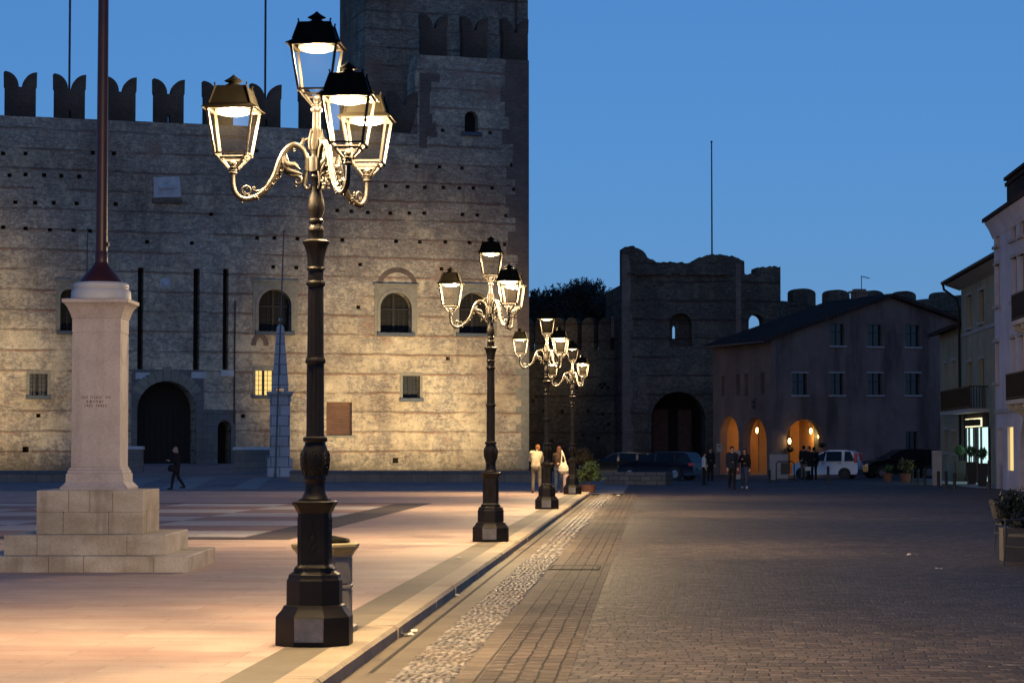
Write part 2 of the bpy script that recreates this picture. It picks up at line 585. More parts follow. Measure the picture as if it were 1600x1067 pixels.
M_paving = paving_mat()
M_white_sq = board_mat('white_square_marble', (.44, .41, .39), (.39, .365, .35))
M_red_sq = board_mat('red_square_marble', (.235, .155, .135), (.28, .185, .16))
M_border = board_mat('dark_border_stone', (.065, .052, .048), (.08, .064, .058))
M_setts = setts_mat('porphyry_setts', (.056, .045, .045), (.128, .10, .094), (.028, .024, .023), .19, .095, (.07, .06, .06), ms=.012, wob=.04, big=.5, ys=.5, rough=.7)
M_rows = setts_mat('sett_rows', (.10, .08, .068), (.15, .12, .10), (.03, .025, .022), .14, .145, (.13, .10, .085), rot=pi / 2, ms=.012, wob=.025, ys=.45)
M_edge = setts_mat('edging_row', (.16, .13, .10), (.20, .165, .13), (.06, .05, .04), .34, .19, (.2, .16, .12), rot=pi / 2, ms=.012, wob=.01)
M_cobble = cobble_mat()
M_far = setts_mat('grey_cobbles', (.30, .30, .30), (.42, .41, .40), (.16, .16, .16), .14, .12, (.34, .33, .32), wob=.05)
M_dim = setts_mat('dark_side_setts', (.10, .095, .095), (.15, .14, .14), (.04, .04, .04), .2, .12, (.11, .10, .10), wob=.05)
M_path = slab_mat('pale_path_slabs', (.42, .41, .39), 1.2, .6)
M_kerb = slab_mat('kerb_stone', (.44, .36, .26), 1.15, 9.0, rot=pi / 2)
M_band = slab_mat('grey_band_slabs', (.19, .165, .125), 1.7, 9.0, rot=pi / 2)
M_gutter = slab_mat('gutter_slabs', (.17, .138, .10), 1.1, 9.0, rot=pi / 2)
M_slot = simple('drain_slot', (.02, .018, .015), .9)
M_panel = emis('lamp_glow', (1.0, .83, .40), 2.3)


def pane_mat():
    m = Mat('dusty_lantern_glass')
    nt = m.nt
    tr = nd(nt, 'ShaderNodeBsdfTransparent', {'Color': (.97, .97, .96, 1)})
    tl = nd(nt, 'ShaderNodeBsdfTranslucent', {'Color': (.8, .72, .55, 1)})
    mx = nd(nt, 'ShaderNodeMixShader', {0: PANE, 1: tr.outputs[0], 2: tl.outputs[0]})
    nt.links.new(mx.outputs[0], nt.nodes['Material Output'].inputs[0])
    return m.m


M_pane = pane_mat()


# ---------------------------------------------------------------- the ground
def sheet(name, m, x0, x1, y0, y1, z, nx=1, ny=1):
    b = MB()
    b.quad((x0, y0, z), (x1, y0, z), (x1, y1, z), (x0, y1, z))
    return tag(b.build(name, m), kind='structure')


KX0, KX1 = -2.62, -2.33
PY = 82.0
sheet('ground', simple('earth', (.06, .055, .05), .9), -1500, 1500, -1500, 1500, ROAD - .02)
sheet('road', M_setts, -90, 60, -30, 175, ROAD)
b = MB()
b.box(-75, KX0, -12, PY - .3, ROAD, 0)
tag(b.build('piazza_paving', M_paving), kind='structure')
b = MB()
rr = random.Random(3)
y = -12.0
while y < PY:
    L = min(1.15 + rr.uniform(-.12, .12), PY - y)
    j = rr.uniform(-.006, .006)
    w = .03
    prof = [(KX0, ROAD), (KX1 + j, ROAD), (KX1 + j, -w + .004 + j), (KX1 - w + j, .004 + j / 2), (KX0, .004)]
    y0, y1 = y + .004, y + L - .004
    b.rings([[(x, y0, z) for x, z in prof], [(x, y1, z) for x, z in prof]])
    y += L
x = KX0
while x > -75:
    L = 1.2 + rr.uniform(-.1, .1)
    b.box(x - L + .004, x - .004, PY - .3, PY + rr.uniform(-.005, .005), ROAD, .004 + rr.uniform(-.002, .002))
    x -= L
tag(b.build('kerb', M_kerb), kind='structure')
sheet('pavement_band', M_band, -2.985, KX0, -12, PY - .3, .004)
sheet('gutter', M_gutter, KX1, -1.98, -12, PY + 2, ROAD + .004)
sheet('drain_slot', M_slot, -2.205, -2.17, 17.6, PY, ROAD + .008)
sheet('cobble_bed', simple('cobble_mortar', (.12, .10, .08), .9), -1.98, -1.50, -12, PY + 2, ROAD + .004)
b = MB()
rr = random.Random(17)
y = 14.5
while y < PY + 1.9:
    g = .06 if y < 36 else .11
    x = -1.98 + rr.uniform(.02, .06)
    while x < -1.53:
        sx, sy = g * rr.uniform(.36, .58), g * rr.uniform(.5, .95)
        cx, cy = x + rr.uniform(-.008, .008), y + rr.uniform(-.02, .02)
        a0, h = rr.uniform(0, 6), rr.uniform(.005, .012)
        k = 7 if y < 40 else 5
        ring = []
        for q, z in ((1.0, -.004), (.86, h * .7), (.42, h)):
            ring.append([(cx + sx * q * cos(a0 + 2 * pi * i / k) * (1 + .12 * sin(3 * i)), cy + sy * q * sin(a0 + 2 * pi * i / k), ROAD + .006 + z) for i in range(k)])
        b.rings(ring, False)
        x += g * rr.uniform(.85, 1.1)
    y += g * rr.uniform(1.1, 1.4)
tag(b.build('cobble_strip', M_cobble, None, 60), kind='structure')
sheet('edging_row', M_edge, -1.50, -1.32, -12, PY + 2, ROAD + .004)
sheet('sett_rows', M_rows, -1.32, -.66, -12, PY + 2, ROAD + .004)
# chessboard laid in the paving
BX1, BY0, BY1 = -6.35, 39.6, 65.2
sheet('board_border', M_border, -36, BX1, BY0, BY1, .004)
bw = .95
sq = (BY1 - BY0 - 2 * bw) / 8
bx1 = BX1 - bw
bwh, brd = MB(), MB()
for i in range(9):
    for j in range(8):
        t = bwh if (i + j) % 2 == 0 else brd
        x1 = bx1 - i * sq
        y0 = BY0 + bw + j * sq
        t.quad((x1 - sq, y0, .008), (x1, y0, .008), (x1, y0 + sq, .008), (x1 - sq, y0 + sq, .008))
tag(bwh.build('white_board_squares', M_white_sq), kind='structure')
tag(brd.build('red_board_squares', M_red_sq), kind='structure')
sheet('far_cobbles', M_far, -75, -1.2, PY + .006, 158, ROAD + .004)
b = MB()
for (q) in (((245, 764), (300, 764), (338, 745), (300, 745)), ((360, 764), (400, 764), (425, 746), (396, 746)), ((150, 764), (205, 764), (255, 746), (215, 746))):
    ps = [ground(u, v, ROAD + .008) for u, v in q]
    b.quad(*ps)
tag(b.build('pale_path', M_path), kind='structure')

# ---------------------------------------------------------------- street lamps
S = 1 / 190.0


def zz(v):
    return (1005 - v) * S


def ornamental_lamp():
    t = thing('street_lamp', 'largest black cast iron lamp with four lit lanterns beside the kerb, litter bin behind it', 'street lamp', (-2.79, 18.73, 0), 0, 'ornate lamps along the kerb')
    c8 = 1 / cos(pi / 8)
    b = MB()
    b.lathe([(.298 * c8, 0), (.302 * c8, .02), (.300 * c8, .235), (.290 * c8, .25), (.255 * c8, .29), (.238 * c8, .325), (.218 * c8, .333), (.216 * c8, .53), (.206 * c8, .545),
             (.204 * c8, .552), (.20 * c8, .575), (.165 * c8, .60), (.160 * c8, .625), (.14 * c8, .632)], 8, ph=pi / 8)
    b.build('base', M_iron, t, 25)
    b = MB()
    b.box(-.118, .118, -.312, -.296, .045, .232)
    for sx in (-.10, .10):
        b.lathe([(.009, 0), (.009, .008), (.005, .011)], 8)
        b.v[-24:] = [(p[0] + sx, -.312 - p[2], p[1] + .07) for p in b.v[-24:]]
    b.build('cover_plate', M_zinc, t)

    def chs(w, f):
        return [(w, -f), (w, f), (f, w), (-f, w), (-w, f), (-w, -f), (-f, -w), (f, -w)]
    b = MB()
    prof = [(.150, .118, .632), (.128, .096, .655), (.126, .094, 1.075), (.132, .10, 1.085), (.14, .106, 1.095), (.152, .115, 1.125), (.166, .126, 1.145), (.168, .128, 1.165), (.158, .12, 1.172), (.12, .09, 1.176), (.12, .09, 1.188)]
    b.rings([[(x, y, z) for x, y in chs(w, f)] for w, f, z in prof])
    for k in range(4):
        M = Matrix.Rotation(k * pi / 2, 4, 'Z')
        p = MB()
        for (x0, x1, z0, z1) in ((-.08, .08, .69, .70), (-.08, .08, 1.03, 1.04), (-.08, -.07, .70, 1.03), (.07, .08, .70, 1.03)):
            p.box(x0, x1, -.1315, -.1255, z0, z1)
        for (cx, cz, r) in ((0, .86, .03), (0, .92, .02), (-.025, .80, .016), (.025, .80, .016), (0, .77, .02), (0, .97, .013), (-.03, .89, .012), (.03, .89, .012), (0, .72, .008), (0, 1.01, .008)):
            p.ball((cx, -.127, cz), (r, .008, r * 1.2), 8, 5)
        b.join(p, M)
    b.build('pedestal', M_iron, t, 30)
    b = MB()
    b.lathe([(.10, 1.186), (.115, 1.19), (.105, 1.205), (.088, 1.24), (.083, 1.30), (.082, 1.335), (.092, 1.345), (.095, 1.357), (.088, 1.368), (.092, 1.39), (.105, 1.44), (.113, 1.50), (.112, 1.55),
             (.100, 1.60), (.086, 1.635), (.082, 1.65), (.097, 1.658), (.101, 1.672), (.099, 1.69), (.078, 1.70)], 24)
    for k in range(8):      # acanthus leaves
        a = 2 * pi * k / 8

        def P(da, z):
            rz_ = [(1.38, .09), (1.44, .107), (1.50, .116), (1.55, .115), (1.60, .104), (1.64, .093)]
            r = rz_[0][1]
            for (za, ra), (zb, rb) in zip(rz_, rz_[1:]):
                if z >= za:
                    r = ra + (rb - ra) * min(1, (z - za) / (zb - za))
            return (r * cos(a + da), r * sin(a + da), z)
        b.tube([P(0, 1.38), P(0, 1.45), P(0, 1.52), P(0, 1.585)], [.010, .011, .009, .005], 6)
        for s in (-1, 1):
            for i, z in enumerate((1.40, 1.44, 1.48, 1.52)):
                b.tube([P(0, z), P(s * .12, z + .035), P(s * (.29 - .045 * i), z + .05)], [.008, .009, .005], 6)
    b.build('leaf_bulb', M_iron, t, 50)

    def flut(a, z):
        return 1 - .075 * max(0, cos(10 * a)) ** 2
    b = MB()
    b.lathe([(.077, 1.70), (.073, 1.73), (.071, 2.29), (.070, 2.30)], 80, fn=flut)
    b.lathe([(.075, 2.295), (.084, 2.305), (.085, 2.32), (.080, 2.335), (.075, 2.345)], 24)
    b.lathe([(.071, 2.345), (.068, 2.37), (.064, 2.92), (.062, 2.94)], 80, fn=flut)
    b.lathe([(.066, 2.93), (.078, 2.945), (.080, 2.955), (.076, 2.97), (.066, 2.98), (.064, 3.06), (.076, 3.068), (.078, 3.08), (.072, 3.09), (.066, 3.095)], 24)
    b.build('shaft', M_iron, t, 40)
    b = MB()
    b.lathe([(.068, 3.09), (.070, 3.14), (.078, 3.20), (.094, 3.26), (.108, 3.285), (.113, 3.295), (.113, 3.305), (.09, 3.315), (.062, 3.322)], 32, fn=lambda a, z: 1 - (.05 * max(0, cos(8 * a)) if z < 3.27 else 0))
    b.lathe([(.064, 3.32), (.063, 3.39), (.067, 3.395), (.066, 3.41), (.056, 3.425), (.046, 3.445), (.050, 3.455), (.062, 3.465), (.063, 3.48), (.052, 3.49), (.053, 3.51), (.066, 3.55), (.071, 3.58),
             (.070, 3.61), (.062, 3.65), (.050, 3.70), (.040, 3.76), (.036, 3.81), (.042, 3.83), (.050, 3.84), (.042, 3.852), (.042, 3.872), (.066, 3.88), (.066, 4.0), (.045, 4.006), (.042, 4.03),
             (.052, 4.05), (.056, 4.07), (.055, 4.12), (.047, 4.18), (.038, 4.225), (.033, 4.24), (.032, 4.37), (.040, 4.378), (.050, 4.39), (.050, 4.403), (.032, 4.412)], 24)
    for k in range(10):
        a = 2 * pi * k / 10
        b.tube([(.057 * cos(a), .057 * sin(a), 4.06), (.060 * cos(a), .060 * sin(a), 4.12), (.051 * cos(a), .051 * sin(a), 4.18), (.046 * cos(a), .046 * sin(a), 4.235)], [.012, .015, .011, .003], 6)
    b.build('capital', M_bronze, t, 40)
    # scroll arm drawn in its own plane: r along +x
    def ap(x, y, s=0.0):
        return ((495 - (340 + x / 7.622)) * S, s, zz(200 + y / 7.622))
    def spiral(cx, cy, r0, r1, a0, a1, n=16):
        return [ap(cx + (r0 + (r1 - r0) * i / n) * cos(a0 + (a1 - a0) * i / n), cy + (r0 + (r1 - r0) * i / n) * sin(a0 + (a1 - a0) * i / n)) for i in range(n + 1)]
    b = MB()
    main = [(1065, 345), (1040, 268), (985, 215), (915, 192), (850, 222), (795, 285), (755, 365), (722, 455), (690, 550), (640, 640), (560, 745), (450, 815), (335, 842), (240, 798), (190, 710), (177, 610), (178, 540)]
    # smooth the control polygon
    pts = [Vector(ap(*p)) for p in main]
    sm = []
    for i in range(len(pts) - 1):
        p0, p1, p2, p3 = pts[max(i - 1, 0)], pts[i], pts[i + 1], pts[min(i + 2, len(pts) - 1)]
        for k in range(4):
            q = k / 4
            sm.append(.5 * ((2 * p1) + (p2 - p0) * q + (2 * p0 - 5 * p1 + 4 * p2 - p3) * q * q + (3 * p1 - p0 - 3 * p2 + p3) * q ** 3))
    sm.append(pts[-1])
    n = len(sm)
    b.tube(sm, [.020 + .006 * sin(pi * min(1, i / n * 1.15)) for i in range(n)], 10)
    b.tube([ap(1065, 320), ap(1070, 420), ap(1068, 520), ap(1048, 620), ap(1036, 680), ap(1062, 722), ap(1100, 716), ap(1108, 690), ap(1090, 680)], [.018, .02, .02, .018, .017, .016, .014, .011, .009], 8)
    b.box(.062, .082, -.03, .03, 3.885, 3.995)
    b.tube([ap(985, 215), ap(1010, 175), ap(1030, 140), ap(1075, 125), ap(1085, 145)], [.016, .016, .014, .012, .008], 8)
    b.tube([ap(1030, 150), ap(1020, 125), ap(1035, 112)], [.012, .012, .006], 6)
    b.tube([ap(640, 600), ap(590, 690), ap(530, 738), ap(465, 748), ap(428, 732), ap(420, 708), ap(438, 697), ap(450, 712)], [.013, .014, .013, .011, .010, .009, .008, .006], 8)
    b.tube(spiral(345, 738, 58, 50, radians(100), radians(395)), [.009] * 17, 7)
    b.tube(spiral(345, 738, 50, 12, radians(35), radians(220), 8), [.008 - .0004 * i for i in range(9)], 6)
    for (x, y, r) in ((370, 795, .012), (395, 800, .010), (352, 712, .009), (905, 265, .014), (905, 238, .010), (612, 655, .013), (290, 880, .012)):
        b.ball(ap(x, y), r, 8, 6)
    for s in (-1, 1):       # acanthus leaf and scroll
        b.tube([ap(790, 300, .008 * s), ap(800, 400, .014 * s), ap(850, 440, .016 * s), ap(920, 430, .012 * s), ap(985, 485, .006 * s)], [.012, .026, .030, .024, .004], 8)
        b.tube([ap(790, 420, .010 * s), ap(850, 500, .014 * s), ap(930, 520, .012 * s), ap(1015, 545, .006 * s)], [.018, .026, .02, .004], 8)
    b.tube([ap(760, 440), ap(820, 520), ap(900, 560), ap(960, 560), ap(1000, 590), ap(1005, 635), ap(970, 662), ap(932, 645), ap(938, 610), ap(962, 605)], [.018, .018, .016, .015, .014, .013, .012, .010, .008, .006], 8)
    b.tube([ap(810, 300), ap(825, 350), ap(848, 395)], [.011, .011, .005], 6)
    b.ball(ap(935, 690), .013, 8, 6)
    rr = random.Random(5)
    for i in range(34):
        q = i / 33
        x, y = (770 - 330 * q, 430 + 390 * q ** .8)
        for k in range(2):
            b.ball(ap(x + 18 + k * 16 + rr.uniform(-7, 7), y + 10 + k * 14 + rr.uniform(-7, 7), rr.uniform(-.020, .020)), rr.uniform(.008, .014), 6, 4)
    for i in range(24):
        p = sm[int(n * (.66 + .30 * i / 24))]
        b.ball((p.x + rr.uniform(-.012, .012), rr.uniform(-.016, .016), p.z + rr.uniform(-.016, .006)), .007, 6, 4)
    b.lathe([(.020, 0), (.034, .008), (.036, .022), (.026, .03), (.024, .04), (.034, .05), (.034, .064), (.02, .07)], 14, c=(.690, 0, zz(200 + 548 / 7.622)))
    arm_mesh = b.mesh('arm', M_bronze, 60)
    LB = 3.865
    # one lantern, origin at its foot
    fr = MB()
    fr.lathe([(.03, .02), (.034, .03), (.028, .05), (.020, .06), (.022, .075), (.03, .085), (.026, .105), (.012, .115)], 12)
    z0, z1, z2 = .045, .165, .535
    h0, h1, h2 = .035, .130, .188
    for sx in (-1, 1):
        for sy in (-1, 1):
            fr.beam((sx * h0, sy * h0, z0), (sx * h1, sy * h1, z1), .016)
            fr.beam((sx * h1, sy * h1, z1 - .01), (sx * h2, sy * h2, z2), .020)
            fr.ball((sx * h1, sy * h1, z1 - .012), .014, 8, 5)
    for k in range(4):
        M = Matrix.Rotation(k * pi / 2, 4, 'Z')
        p = MB()
        p.beam((-h1, -h1, z1), (h1, -h1, z1), .016)
        p.beam((-.10, -.10, .128), (.10, -.10, .128), .010, .018)
        p.beam((-h2, -h2, z2 - .004), (h2, -h2, z2 - .004), .018)
        fr.join(p, M)
    lan_mesh = fr.mesh('lantern', M_bronze, 30)
    rf = MB()
    def sqr(h, z):
        return [(h, -h, z), (h, h, z), (-h, h, z), (-h, -h, z)]
    rf.rings([sqr(.150, .545), sqr(.195, .537), sqr(.226, .530), sqr(.226, .536), sqr(.178, .566), sqr(.172, .572), sqr(.128, .712), sqr(.120, .722), sqr(.06, .726)])
    for sx in (-1, 1):
        for sy in (-1, 1):
            rf.beam((sx * .126, sy * .126, .70), (sx * .135, sy * .135, .745), .012)
            rf.beam((sx * .174, sy * .174, .57), (sx * .130, sy * .130, .714), .014)
    rf_mesh = rf.mesh('roof', M_roofm, 20)
    fi = MB()
    fi.lathe([(.085, .722), (.080, .731), (.060, .743), (.042, .750), (.042, .758), (.072, .768), (.078, .774), (.058, .785), (.036, .799), (.026, .806), (.010, .820), (.002, .827)], 12)
    fi_mesh = fi.mesh('finial', M_roofm, 30)
    lp = MB()
    lp.lathe([(.02, .485), (.09, .490), (.135, .502), (.150, .520), (.150, .532)], 20)
    lp_mesh = lp.mesh('lamp_panel', M_panel, 60)

    gp = MB()
    for k in range(4):
        M = Matrix.Rotation(k * pi / 2, 4, 'Z')
        p = MB()
        p.quad((-h1, -h1 - .002, z1 + .005), (h1, -h1 - .002, z1 + .005), (h2, -h2 - .002, z2 - .01), (-h2, -h2 - .002, z2 - .01))
        gp.join(p, M)
    gp_mesh = gp.mesh('glass_pane', M_pane)

    def child(name, me, par, loc=(0, 0, 0), rz=0.0):
        o = bpy.data.objects.new(name, me)
        COL.objects.link(o)
        o.parent = par
        o.location = loc
        o.rotation_euler = (0, 0, rz)
        return o
    spots = [(0, 0, 4.388)]
    for ang in (radians(181), radians(-60), radians(60)):
        child('arm', arm_mesh, t, (0, 0, 0), ang)
        spots.append((.69 * cos(ang), .69 * sin(ang), LB))
    for p in spots:
        l = child('lantern', lan_mesh, t, p)
        child('roof', rf_mesh, l)
        child('finial', fi_mesh, l)
        child('lamp_panel', lp_mesh, l)
        child('glass_pane', gp_mesh, l)
        light('lantern_light', 'AREA', (p[0], p[1], p[2] + .478), LAMP_W, LAMPCOL, t, shape='DISK', size=.22, spread=radians(LAMP_SPREAD))
        light('lantern_bulb', 'POINT', (p[0], p[1], p[2] + .44), LAMP_P * (1.0 if p[2] < 4 else .22), LAMPCOL, t, shadow_soft_size=.06)
    return t


lamp0 = ornamental_lamp()
lamps = [lamp0]
for y, lab in ((39.15, 'tall black lamp with four lit lanterns standing before the pale castle corner'),
               (59.45, 'lit four lantern lamp with a couple standing around its black base'),
               (77.75, 'smallest lit four lantern lamp next to potted shrubs at the kerb end')):
    c = copy_tree(lamp0)
    c.location = (-2.81, y, 0)
    c['label'] = lab
    lamps.append(c)

# ---------------------------------------------------------------- flagstaff monument
mc = CW(-5.565, 31.03)
t = thing('flagpole_monument', 'pinkish stone pedestal on steps carrying a tall maroon flagpole', 'monument', mc, YAW)


def blockrow(b, h, z0, z1, cuts, g=.004, tz=.0):
    """four sided course of blocks with open joints"""
    b.box(-h + .02, h - .02, -h + .02, h - .02, z0, z1 - .01)
    xs = [-h] + cuts + [h]
    for k in range(4):
        M = Matrix.Rotation(k * pi / 2, 4, 'Z')
        p = MB()
        for i in range(len(xs) - 1):
            x0 = xs[i] + g if i else xs[i] + .30 if k % 2 else xs[i]
            x1 = xs[i + 1] - g if i < len(xs) - 2 else xs[i + 1] - .30 if k % 2 else xs[i + 1]
            if x1 - x0 > .05:
                e = .010
                p.rings([[(x0, -h, z0), (x1, -h, z0), (x1, -h + .3, z0), (x0, -h + .3, z0)],
                         [(x0, -h, z1 - e), (x1, -h, z1 - e), (x1, -h + .3, z1 - e), (x0, -h + .3, z1 - e)],
                         [(x0 + e, -h + e, z1), (x1 - e, -h + e, z1), (x1 - e, -h + .3 - e, z1), (x0 + e, -h + .3 - e, z1)]])
        b.join(p, M)
    b.box(-h + .29, h - .29, -h + .29, h - .29, z0, z1 - .003)


b = MB()
blockrow(b, 1.385, 0, .205, [-.40, .05, .95])
b.build('step', M_cream, t)
b = MB()
blockrow(b, 1.05, .205, .467, [-.62, .55])
b.build('step', M_cream, t)
b = MB()
blockrow(b, .70, .467, .755, [-.35, .25])
blockrow(b, .70, .757, 1.04, [-.28, .0, .3])
b.build('plinth', M_cream, t)


def sqring(h, z):
    return [(h, -h, z), (h, h, z), (-h, h, z), (-h, -h, z)]


b = MB()
b.rings([sqring(h, z) for h, z in ((.445, 1.04), (.45, 1.07), (.42, 1.10), (.385, 1.14), (.38, 1.255), (.365, 1.262), (.36, 1.30), (.345, 1.306), (.342, 1.335), (.325, 1.34), (.322, 3.12), (.318, 3.125), (.318, 3.14), (.325, 3.145), (.325, 3.33),
                                  (.335, 3.335), (.335, 3.35), (.34, 3.36), (.355, 3.41), (.385, 3.48), (.42, 3.525), (.445, 3.54), (.445, 3.585), (.35, 3.60))])
# carved roundels and side panel lines, front and right faces
for k in (0, 1):
    M = Matrix.Rotation(k * pi / 2, 4, 'Z')
    p = MB()
    for (cz, a0, a1) in ((2.35, 180, 360), (1.60, 20, 160), (2.95, 200, 340)):
        q = [(.232 * cos(radians(a0 + (a1 - a0) * i / 20)), -.3225, cz + .232 * sin(radians(a0 + (a1 - a0) * i / 20))) for i in range(21)]
        p.tube(q, .004, 5)
    for sx in (-.25, .25):
        p.beam((sx, -.3225, 1.45), (sx, -.3225, 3.02), .006)
    b.join(p, M)
b.build('pedestal', M_pink, t, 35)
rr = random.Random(12)
for words, v, w in (((4, 7, 3), 618, 48), ((6,), 624.5, 30), ((4, 5), 631, 36)):
    b = MB()
    n = sum(words) + len(words) - 1
    step = w * 30.4 / F / n
    x = -step * n / 2
    for k in words:
        for i in range(k):       # worn, unreadable cut letters
            b.box(x, x + step * .22, -.324, -.32, 0, .036)
            if rr.random() < .7:
                b.box(x + step * .5, x + step * .68, -.324, -.32, 0, .036)
            b.box(x + step * .22, x + step * .5, -.324, -.32, rr.choice((0, .015, .028)), rr.choice((.036, .034)))
            x += step
        x += step
    b.box(-w * 30.4 / F / 2, w * 30.4 / F / 2, -.3215, -.318, .012, .02)
    o = b.build('inscription', M_letter, t)
    o.location = (0, 0, 1.60 + (697 - v - 2) * 30.45 / F)
b = MB()
b.lathe([(.40, 3.595), (.405, 3.62), (.40, 3.70), (.385, 3.725), (.365, 3.735), (.365, 3.75), (.375, 3.76), (.37, 3.80), (.345, 3.825), (.30, 3.83)], 40)
b.build('drum', M_marble, t, 30)
b = MB()
b.lathe([(.305, 3.828), (.30, 3.84), (.235, 3.925), (.165, 4.00), (.115, 4.06), (.095, 4.095), (.092, 4.11)], 32)
b.build('cone', M_maroon, t, 40)
b = MB()
b.lathe([(.086, 4.10), (.088, 4.24), (.080, 4.25), (.080, 4.26), (.078, 5.0), (.066, 9.0), (.05, 13.0), (.02, 13.02)], 20)
b.box(.074, .10, -.015, .015, 4.32, 4.38)
b.build('flagpole', M_maroon, t, 40)
# ---------------------------------------------------------------- castle
kp0, kp1 = CW(-33 - .95 * 12, 148 - .3125 * 12), CW(-33 + .95 * 36, 148 + .3125 * 36)
KF = Fac(kp0, kp1)
castle = thing('castle', 'large medieval castle front with swallowtail merlons and a tower, lower wall floodlit', 'castle', KF.world(0, 0, 0), KF.rz)
s_l = 0.0
s_r = KF.px(826, 500)[0]
s_t = KF.px(655, 120)[0]
z_c = KF.px(100, 184.5)[1]
z_t = KF.px(742, 90)[1]
holes = []
win_arch = [(404, 455, 452, 518), (594, 643, 457, 520), (717, 766, 457, 521), (94, 120, 452, 517)]
win_sq = [(46, 74, 584, 618), (399, 426, 579, 617), (629, 656, 587, 622)]
slots = [(215, 224, 418, 582), (302, 312, 420, 581), (348, 357, 420, 578)]
A_ = [KF.rect(*w) for w in win_arch]
Q_ = [KF.rect(*w) for w in win_sq]
S_ = [KF.rect(*w) for w in slots]
GATE = KF.rect(214, 306, 595, 724)
PED = KF.rect(340, 361, 657, 724)
TW = KF.rect(726, 747, 174, 207)
BW = KF.rect(510, 550, 628, 680)
for a in A_:
    holes.append(arch(*a))
for q in Q_ + S_ + [BW]:
    holes.append(rct(*q))
holes += [arch(*GATE), arch(*PED), arch(*TW)]
putlogs = [(15, 274), (40, 273), (69, 274), (96, 275), (124, 276), (24, 316), (55, 317), (84, 317), (120, 318), (181, 319), (5, 355), (40, 357), (78, 359), (115, 360), (141, 361),
           (651, 260), (687, 261), (722, 263), (800, 258), (603, 291), (637, 292), (664, 293), (693, 293), (718, 294), (740, 294), (769, 294), (803, 296), (527, 329), (549, 330), (575, 332),
           (610, 333), (640, 333), (663, 333), (723, 335), (746, 336), (791, 337), (692, 204), (766, 208), (801, 211), (402, 372), (429, 372), (465, 373), (535, 375), (619, 377), (656, 378), (696, 378), (734, 379), (789, 382),
           (427, 417), (463, 418), (563, 413), (618, 719), (5, 240), (40, 240), (145, 239), (178, 240), (330, 335), (300, 380), (230, 378), (401, 236), (690, 420), (560, 480), (60, 649), (40, 702), (380, 650), (700, 560)]
for (u, v) in putlogs:
    x, z = KF.px(u, v)
    w = .14 if v < 700 else .2
    holes.append(rct(x - w, x + w, z - w * .9, z + w * .9))
b = MB()
b.plate([(s_l, -1), (s_r, -1), (s_r, z_t), (s_t, z_t), (s_t - .25, z_t - 1.2), (s_t - .25, z_c + 1.2), (s_t - .6, z_c), (s_l, z_c)], holes, 0, 2.2)
b.box(s_r - 2.2, s_r, 2.2, 30, -1, z_c)          # the return wall
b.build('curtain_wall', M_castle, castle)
b = MB()
b.box(s_l, s_r - 2.3, 2.25, 2.6, -1, z_c - .5)
b.build('inner_wall', M_hole, castle)
# the corner is brick
b = MB()
zz_ = 9.5
rr = random.Random(4)
while zz_ < z_t - .1:
    h = rr.uniform(.5, 1.1)
    w = rr.uniform(.7, 1.7) + max(0, zz_ - 15) * .05
    b.box(s_r - w, s_r + .02, -.02, .4, zz_, min(zz_ + h, z_t - .02))
    zz_ += h + .0
b.build('brick_quoin', M_brick, castle)
b = MB()
zz_ = z_c - 1.0
while zz_ < z_t - 1.3:
    h = rr.uniform(.4, .9)
    b.box(s_t + .02, s_t + rr.uniform(.5, 1.8), -.02, .4, zz_, zz_ + h)
    zz_ += h
b.build('brick_quoin', M_brick, castle)
b = MB()
zz_ = .1
while zz_ < 9.4:
    b.box(s_r - rr.choice((.55, .95)), s_r + .02, -.02, .4, zz_, zz_ + .42)
    zz_ += .43
b.build('stone_quoin', M_frame, castle)


def merlon(name, par, x, z, W, H, m, slit=False, y0=0.0, th=.75):
    nz = H * .66          # notch height
    pts = [(-W / 2, 0), (W / 2, 0), (W / 2, nz - .02), (W / 2 + .05, nz), (W / 2 + .07, H)]
    for i in range(1, 9):
        q = i / 8 * pi / 2
        pts.append((W / 2 + .07 - (W * .47) * sin(q), H - (H - nz) * (1 - cos(q))))
    pts += [(-p[0], p[1]) for p in pts[:1:-1]]
    hs = [rct(-.07, .07, .05, .50)] if slit else []
    b = MB()
    b.plate(pts, hs, y0, y0 + th)
    return b.build(name, m, par, None, (x, 0, z))


W_ = 46.5 / F * 150
for i, u in enumerate((-45, 32.5, 109.5, 189, 264.5, 342, 416.5, 492, 560, 631)):
    x = KF.px(u, 150)[0]
    H = KF.px(32, 111)[1] - z_c - .02
    if x - W_ / 2 > 0:
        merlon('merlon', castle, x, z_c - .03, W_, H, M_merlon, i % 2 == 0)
for u0, u1 in ((658, 700), (722, 763), (785, 826)):
    a, c, _, _ = KF.rect(u0, u1, 25, 90)
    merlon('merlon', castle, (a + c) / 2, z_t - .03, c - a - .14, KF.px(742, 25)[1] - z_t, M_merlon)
# keep behind the wall
a, c, _, _ = KF.rect(571, 825, 0, 60, 7)
b = MB()
b.box(a, c, 7, 14.6, 0, 44)
b.build('keep', M_keep, castle)
b = MB()
x = KF.px(806, 20, 7)[0]
b.tube([(x, 6.9, 20), (x, 6.9, 43.9)], .06, 6)
b.build('downpipe', M_pole, castle)
# windows
M_lit = emis('lit_pane', (1.0, .66, .20), 1.15)
M_bar = simple('window_bars', (.02, .018, .016), .7)
M_lead = simple('leaded_glass', (.05, .055, .065), .2, 0, .2, 3)


